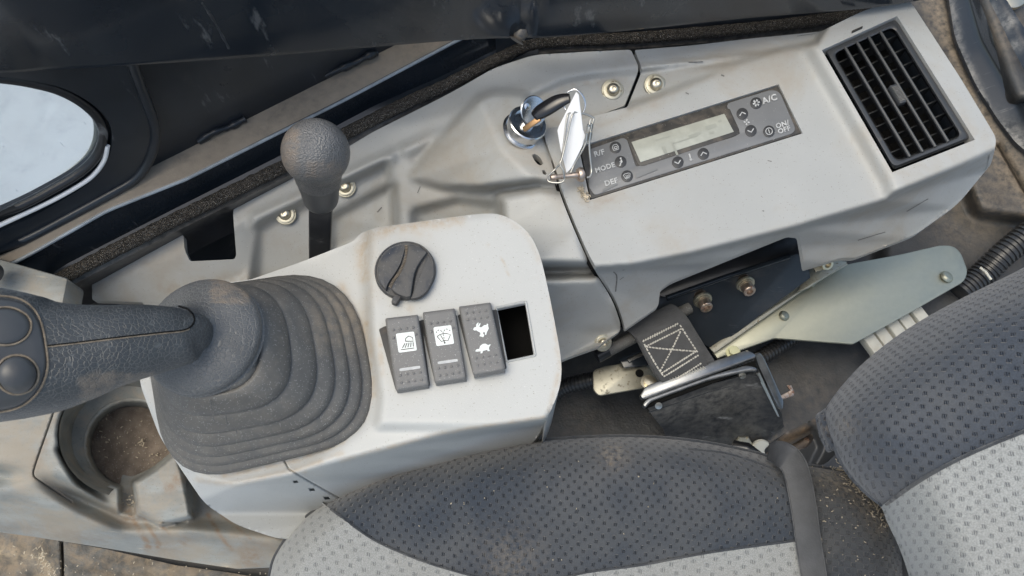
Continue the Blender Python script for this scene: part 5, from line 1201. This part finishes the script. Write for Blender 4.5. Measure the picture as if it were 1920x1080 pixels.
# elastic strap over the cushion
sp_ = [(1432, 838, .318), (1450, 842, .328), (1474, 858, .336)]
cl = spline([(1440, 846), (1462, 850), (1484, 866), (1497, 900), (1508, 960), (1516, 1020), (1526, 1080), (1534, 1150)], 8); wd2 = [8, 26, 26, 24, 23, 23, 24, 24]
rows = []
for i, (x, y) in enumerate(cl):
    a = cl[max(i-1, 0)]; b = cl[min(i+1, len(cl)-1)]; tx, ty = b[0]-a[0], b[1]-a[1]; L = math.hypot(tx, ty); nx, ny = -ty/L, tx/L
    hw = np.interp(i/(len(cl)-1), [0, .14, .3, 1], [15, 24, 25, 24])
    z = float(cz(np.array(x), np.array(y)))+.0045-.020*max(0, 1-i/14)**1.5
    rows.append([P(x+nx*hw*k, y+ny*hw*k, z+.0008*(1-k*k)) for k in (-1, -.96, -.6, 0, .6, .96, 1)]+[P(x+nx*hw*k, y+ny*hw*k, z-.0015) for k in (1, -1)])
V, F = rings_mesh(rows); st_root = thing('elastic_strap', P(1500, 960, .34), 'dark elastic strap stretched across the seat cushion near the backrest', 'strap')
mesh_obj('band', V, F, M['belt'], st_root, smooth=50)
for k in (1, 5):
    V, F = sweep([r[k]+Z*.0003 for r in rows], .0004 if k in (1, 5) else .0003, 6); mesh_obj('woven_edge' if k in (1, 5) else 'woven_line', V, F, M['belt'], st_root, smooth=60)
0 and tag(o, 'dark elastic strap stretched across the seat cushion near the backrest', 'strap')

back = seat
K_out = px_outline([(2010, 440), (1925, 500, 40), (1800, 560, 60), (1700, 615, 60), (1620, 678, 60), (1570, 735, 50), (1545, 775, 20), (1560, 825, 30), (1585, 880, 40), (1625, 925, 40), (1660, 950, 10), (1668, 975, 10), (1700, 1040, 60), (1730, 1150), (2010, 1150)], 10, 5)
kedge = [p for p in K_out if p[0] < 1990 and p[1] < 1130]
def kz(x, y): return .475+.00012*(x-1700)+.00003*(900-y)
HK = Pillow(K_out, None, kz, .075, 130, kedge)
kb_ = spline([(1662, 945), (1720, 905), (1785, 868), (1850, 838), (1930, 806), (2010, 775)], 6)
j0 = min(range(len(K_out)), key=lambda i: math.hypot(K_out[i][0]-1660, K_out[i][1]-950))
kd_ = K_out[:j0+1]+kb_; kl_ = K_out[j0:-2]+[(1730, 1150), (2010, 1150)]+kb_[::-1]
kd_ = [(2010, 440)]+[p for p in kd_ if p != (2010, 440)]
U = Vector((.80, -.30, .52)).normalized(); Vv = Vector((.25, .93, .1)).normalized()
field('backrest_dark_cloth', kd_, HK, M['fdark2'], back, step=6, skirt=.004, uv=(U, Vv), dirt=[(1585, 800, 22, .4)])
field('backrest_light_cloth', kl_, HK, M['flight2'], back, step=6, skirt=.004, uv=(U, Vv), lift=.0014)
V, F = sweep([on(HK, x, y, .001) for x, y in kb_], .001, 6); mesh_obj('seam', V, F, M['fplain'], back, smooth=60)
E3 = [on(HK, x, y, -.002) for x, y in dens(kedge, 10, False)]
V, F = rings_mesh([E3, [p+(p-CAM).normalized()*.03+Vector((.006, -.002, 0)) for p in E3], [p+(p-CAM).normalized()*.12+Vector((.05, -.01, 0)) for p in E3]], closed=False); mesh_obj('side_panel', V, F, M['fplain'], back, smooth=60)
fp = px_outline([(1532, 775, 8), (1560, 758, 10), (1590, 780, 8), (1585, 835, 8), (1556, 848, 6), (1540, 815, 8)], 5, 4)
HFp = Pillow(fp, None, lambda x, y: .385+0*x, .01, 14)
field('cloth_flap', fp, HFp, M['fdark2'], back, step=5, skirt=.004, uv=(U, Vv), dirt=[(1560, 800, 20, .4)])
hg = seat
hgz = .285
sl_h = px_outline([(1468, 843, 3), (1522, 812, 4), (1527, 822, 5), (1515, 838, 6), (1476, 851, 4)], 3, 4)
ho = px_outline([(1446, 836, 8), (1470, 812, 20), (1532, 782, 6), (1562, 800, 6), (1575, 845, 6), (1545, 872, 8), (1500, 870, 8), (1460, 856, 6)], 5, 4)
HH = Height(ho, [(4, [[(1420, 760, hgz), (1600, 760, hgz), (1600, 900, hgz-.01), (1420, 900, hgz-.01)], [(1440, 840, hgz-.01), (1525, 802, hgz-.01), (1540, 840, hgz-.012), (1520, 880, hgz-.012), (1450, 870, hgz-.012)]])])
field('hinge_cover', ho, HH, M['smoothblack'], hg, holes=[sl_h], step=4, skirt=.02, hole_depth=.012, dirt=[([(1470, 825), (1510, 805)], 8, .9), (1528, 790, 6, .6)])
plate('hinge_arm', [(1440, 846, 4), (1530, 812, 4), (1545, 836, 4), (1470, 862, 4), (1440, 858, 3)], hgz-.02, Vector((0, 0, -.004)), M['rustbolt'], hg, .001)
tag(tube('dark_cable', [P(1376, 838, .17), P(1400, 842, .175), P(1420, 858, .175)], .006, M['key'], None), 'short dark cable end near the dusty floor bolt', 'cable')
tag(plate('seat_frame_corner', [(1640, 1000), (1690, 960), (1745, 1100), (1745, 1150), (1690, 1150)], .30, Vector((0, 0, -.02)), M['smoothblack'], None, .002), 'dark plastic seam filler between seat cushion and backrest', 'plastic trim')

# ================================================================== CRUMBS, STRAW AND DUST
def crumbs(name, spots, label, m, seedv):
    rs = np.random.RandomState(seedv); parts = []
    for (pts, r, n, zf, ln) in spots:
        for _ in range(n):
            i = rs.randint(len(pts)-1) if len(pts) > 1 else 0; t = rs.rand()
            if len(pts) > 1: x = pts[i][0]*(1-t)+pts[i+1][0]*t; y = pts[i][1]*(1-t)+pts[i+1][1]*t
            else: x, y = pts[0]
            x += rs.normal()*r; y += rs.normal()*r
            z = float(zf(x, y)); c = P(x, y, z+.0006); a = rs.rand()*6.28; l = ln*(.3+rs.rand()); q = Vector((math.cos(a), math.sin(a), rs.normal()*.35)).normalized()
            s2 = Vector((-q.y, q.x, 0)).normalized(); parts.append(box_mesh(c, q*l*mpp(c), s2*(.5+.5*rs.rand())*.9*mpp(c), Z*.0003))
    o = mesh_obj(name, *flatten(parts), m); return tag(o, label, 'debris', kind='stuff')
crumbs('straw_bits', [([(1570, 875), (1610, 905), (1650, 945), (1668, 985)], 9, 300, lambda x, y: HCu(x, y), 3.2), ([(1540, 900), (1650, 1060)], 45, 70, lambda x, y: HCu(x, y), 1.6)], 'straw chips and crumbs gathered in the seat corner', M['straw'], 1)
crumbs('straw_bits', [([(700, 900), (1440, 1000)], 70, 30, lambda x, y: HCu(x, y), 1.3), ([(742, 890), (743, 888)], 1, 1, lambda x, y: HCu(x, y)+.001, 6)], 'tiny pale lint specks scattered over the seat cushion', M['straw'], 2)
crumbs('straw_bits', [([(1088, 352), (1095, 362), (1103, 374)], 3.0, 60, lambda x, y: ZT+.0006, 3.0)], 'little heap of wood shavings at the lower left corner of the climate panel', M['straw'], 3)
crumbs('straw_bits', [([(180, 800), (320, 880)], 30, 60, lambda x, y: .262, 1.8), ([(262, 830), (268, 838)], 4, 8, lambda x, y: .264, 4), ([(232, 930), (252, 965)], 8, 40, lambda x, y: .272, 2)], 'straw bits lying in the cup holder soil', M['straw'], 5)
crumbs('straw_bits', [([(70, 1035), (95, 1078)], 8, 60, lambda x, y: .156, 3), ([(0, 1045), (500, 1090)], 16, 70, lambda x, y: .155, 2.)], 'straw and mud crumbs on the floor mat', M['straw'], 6)
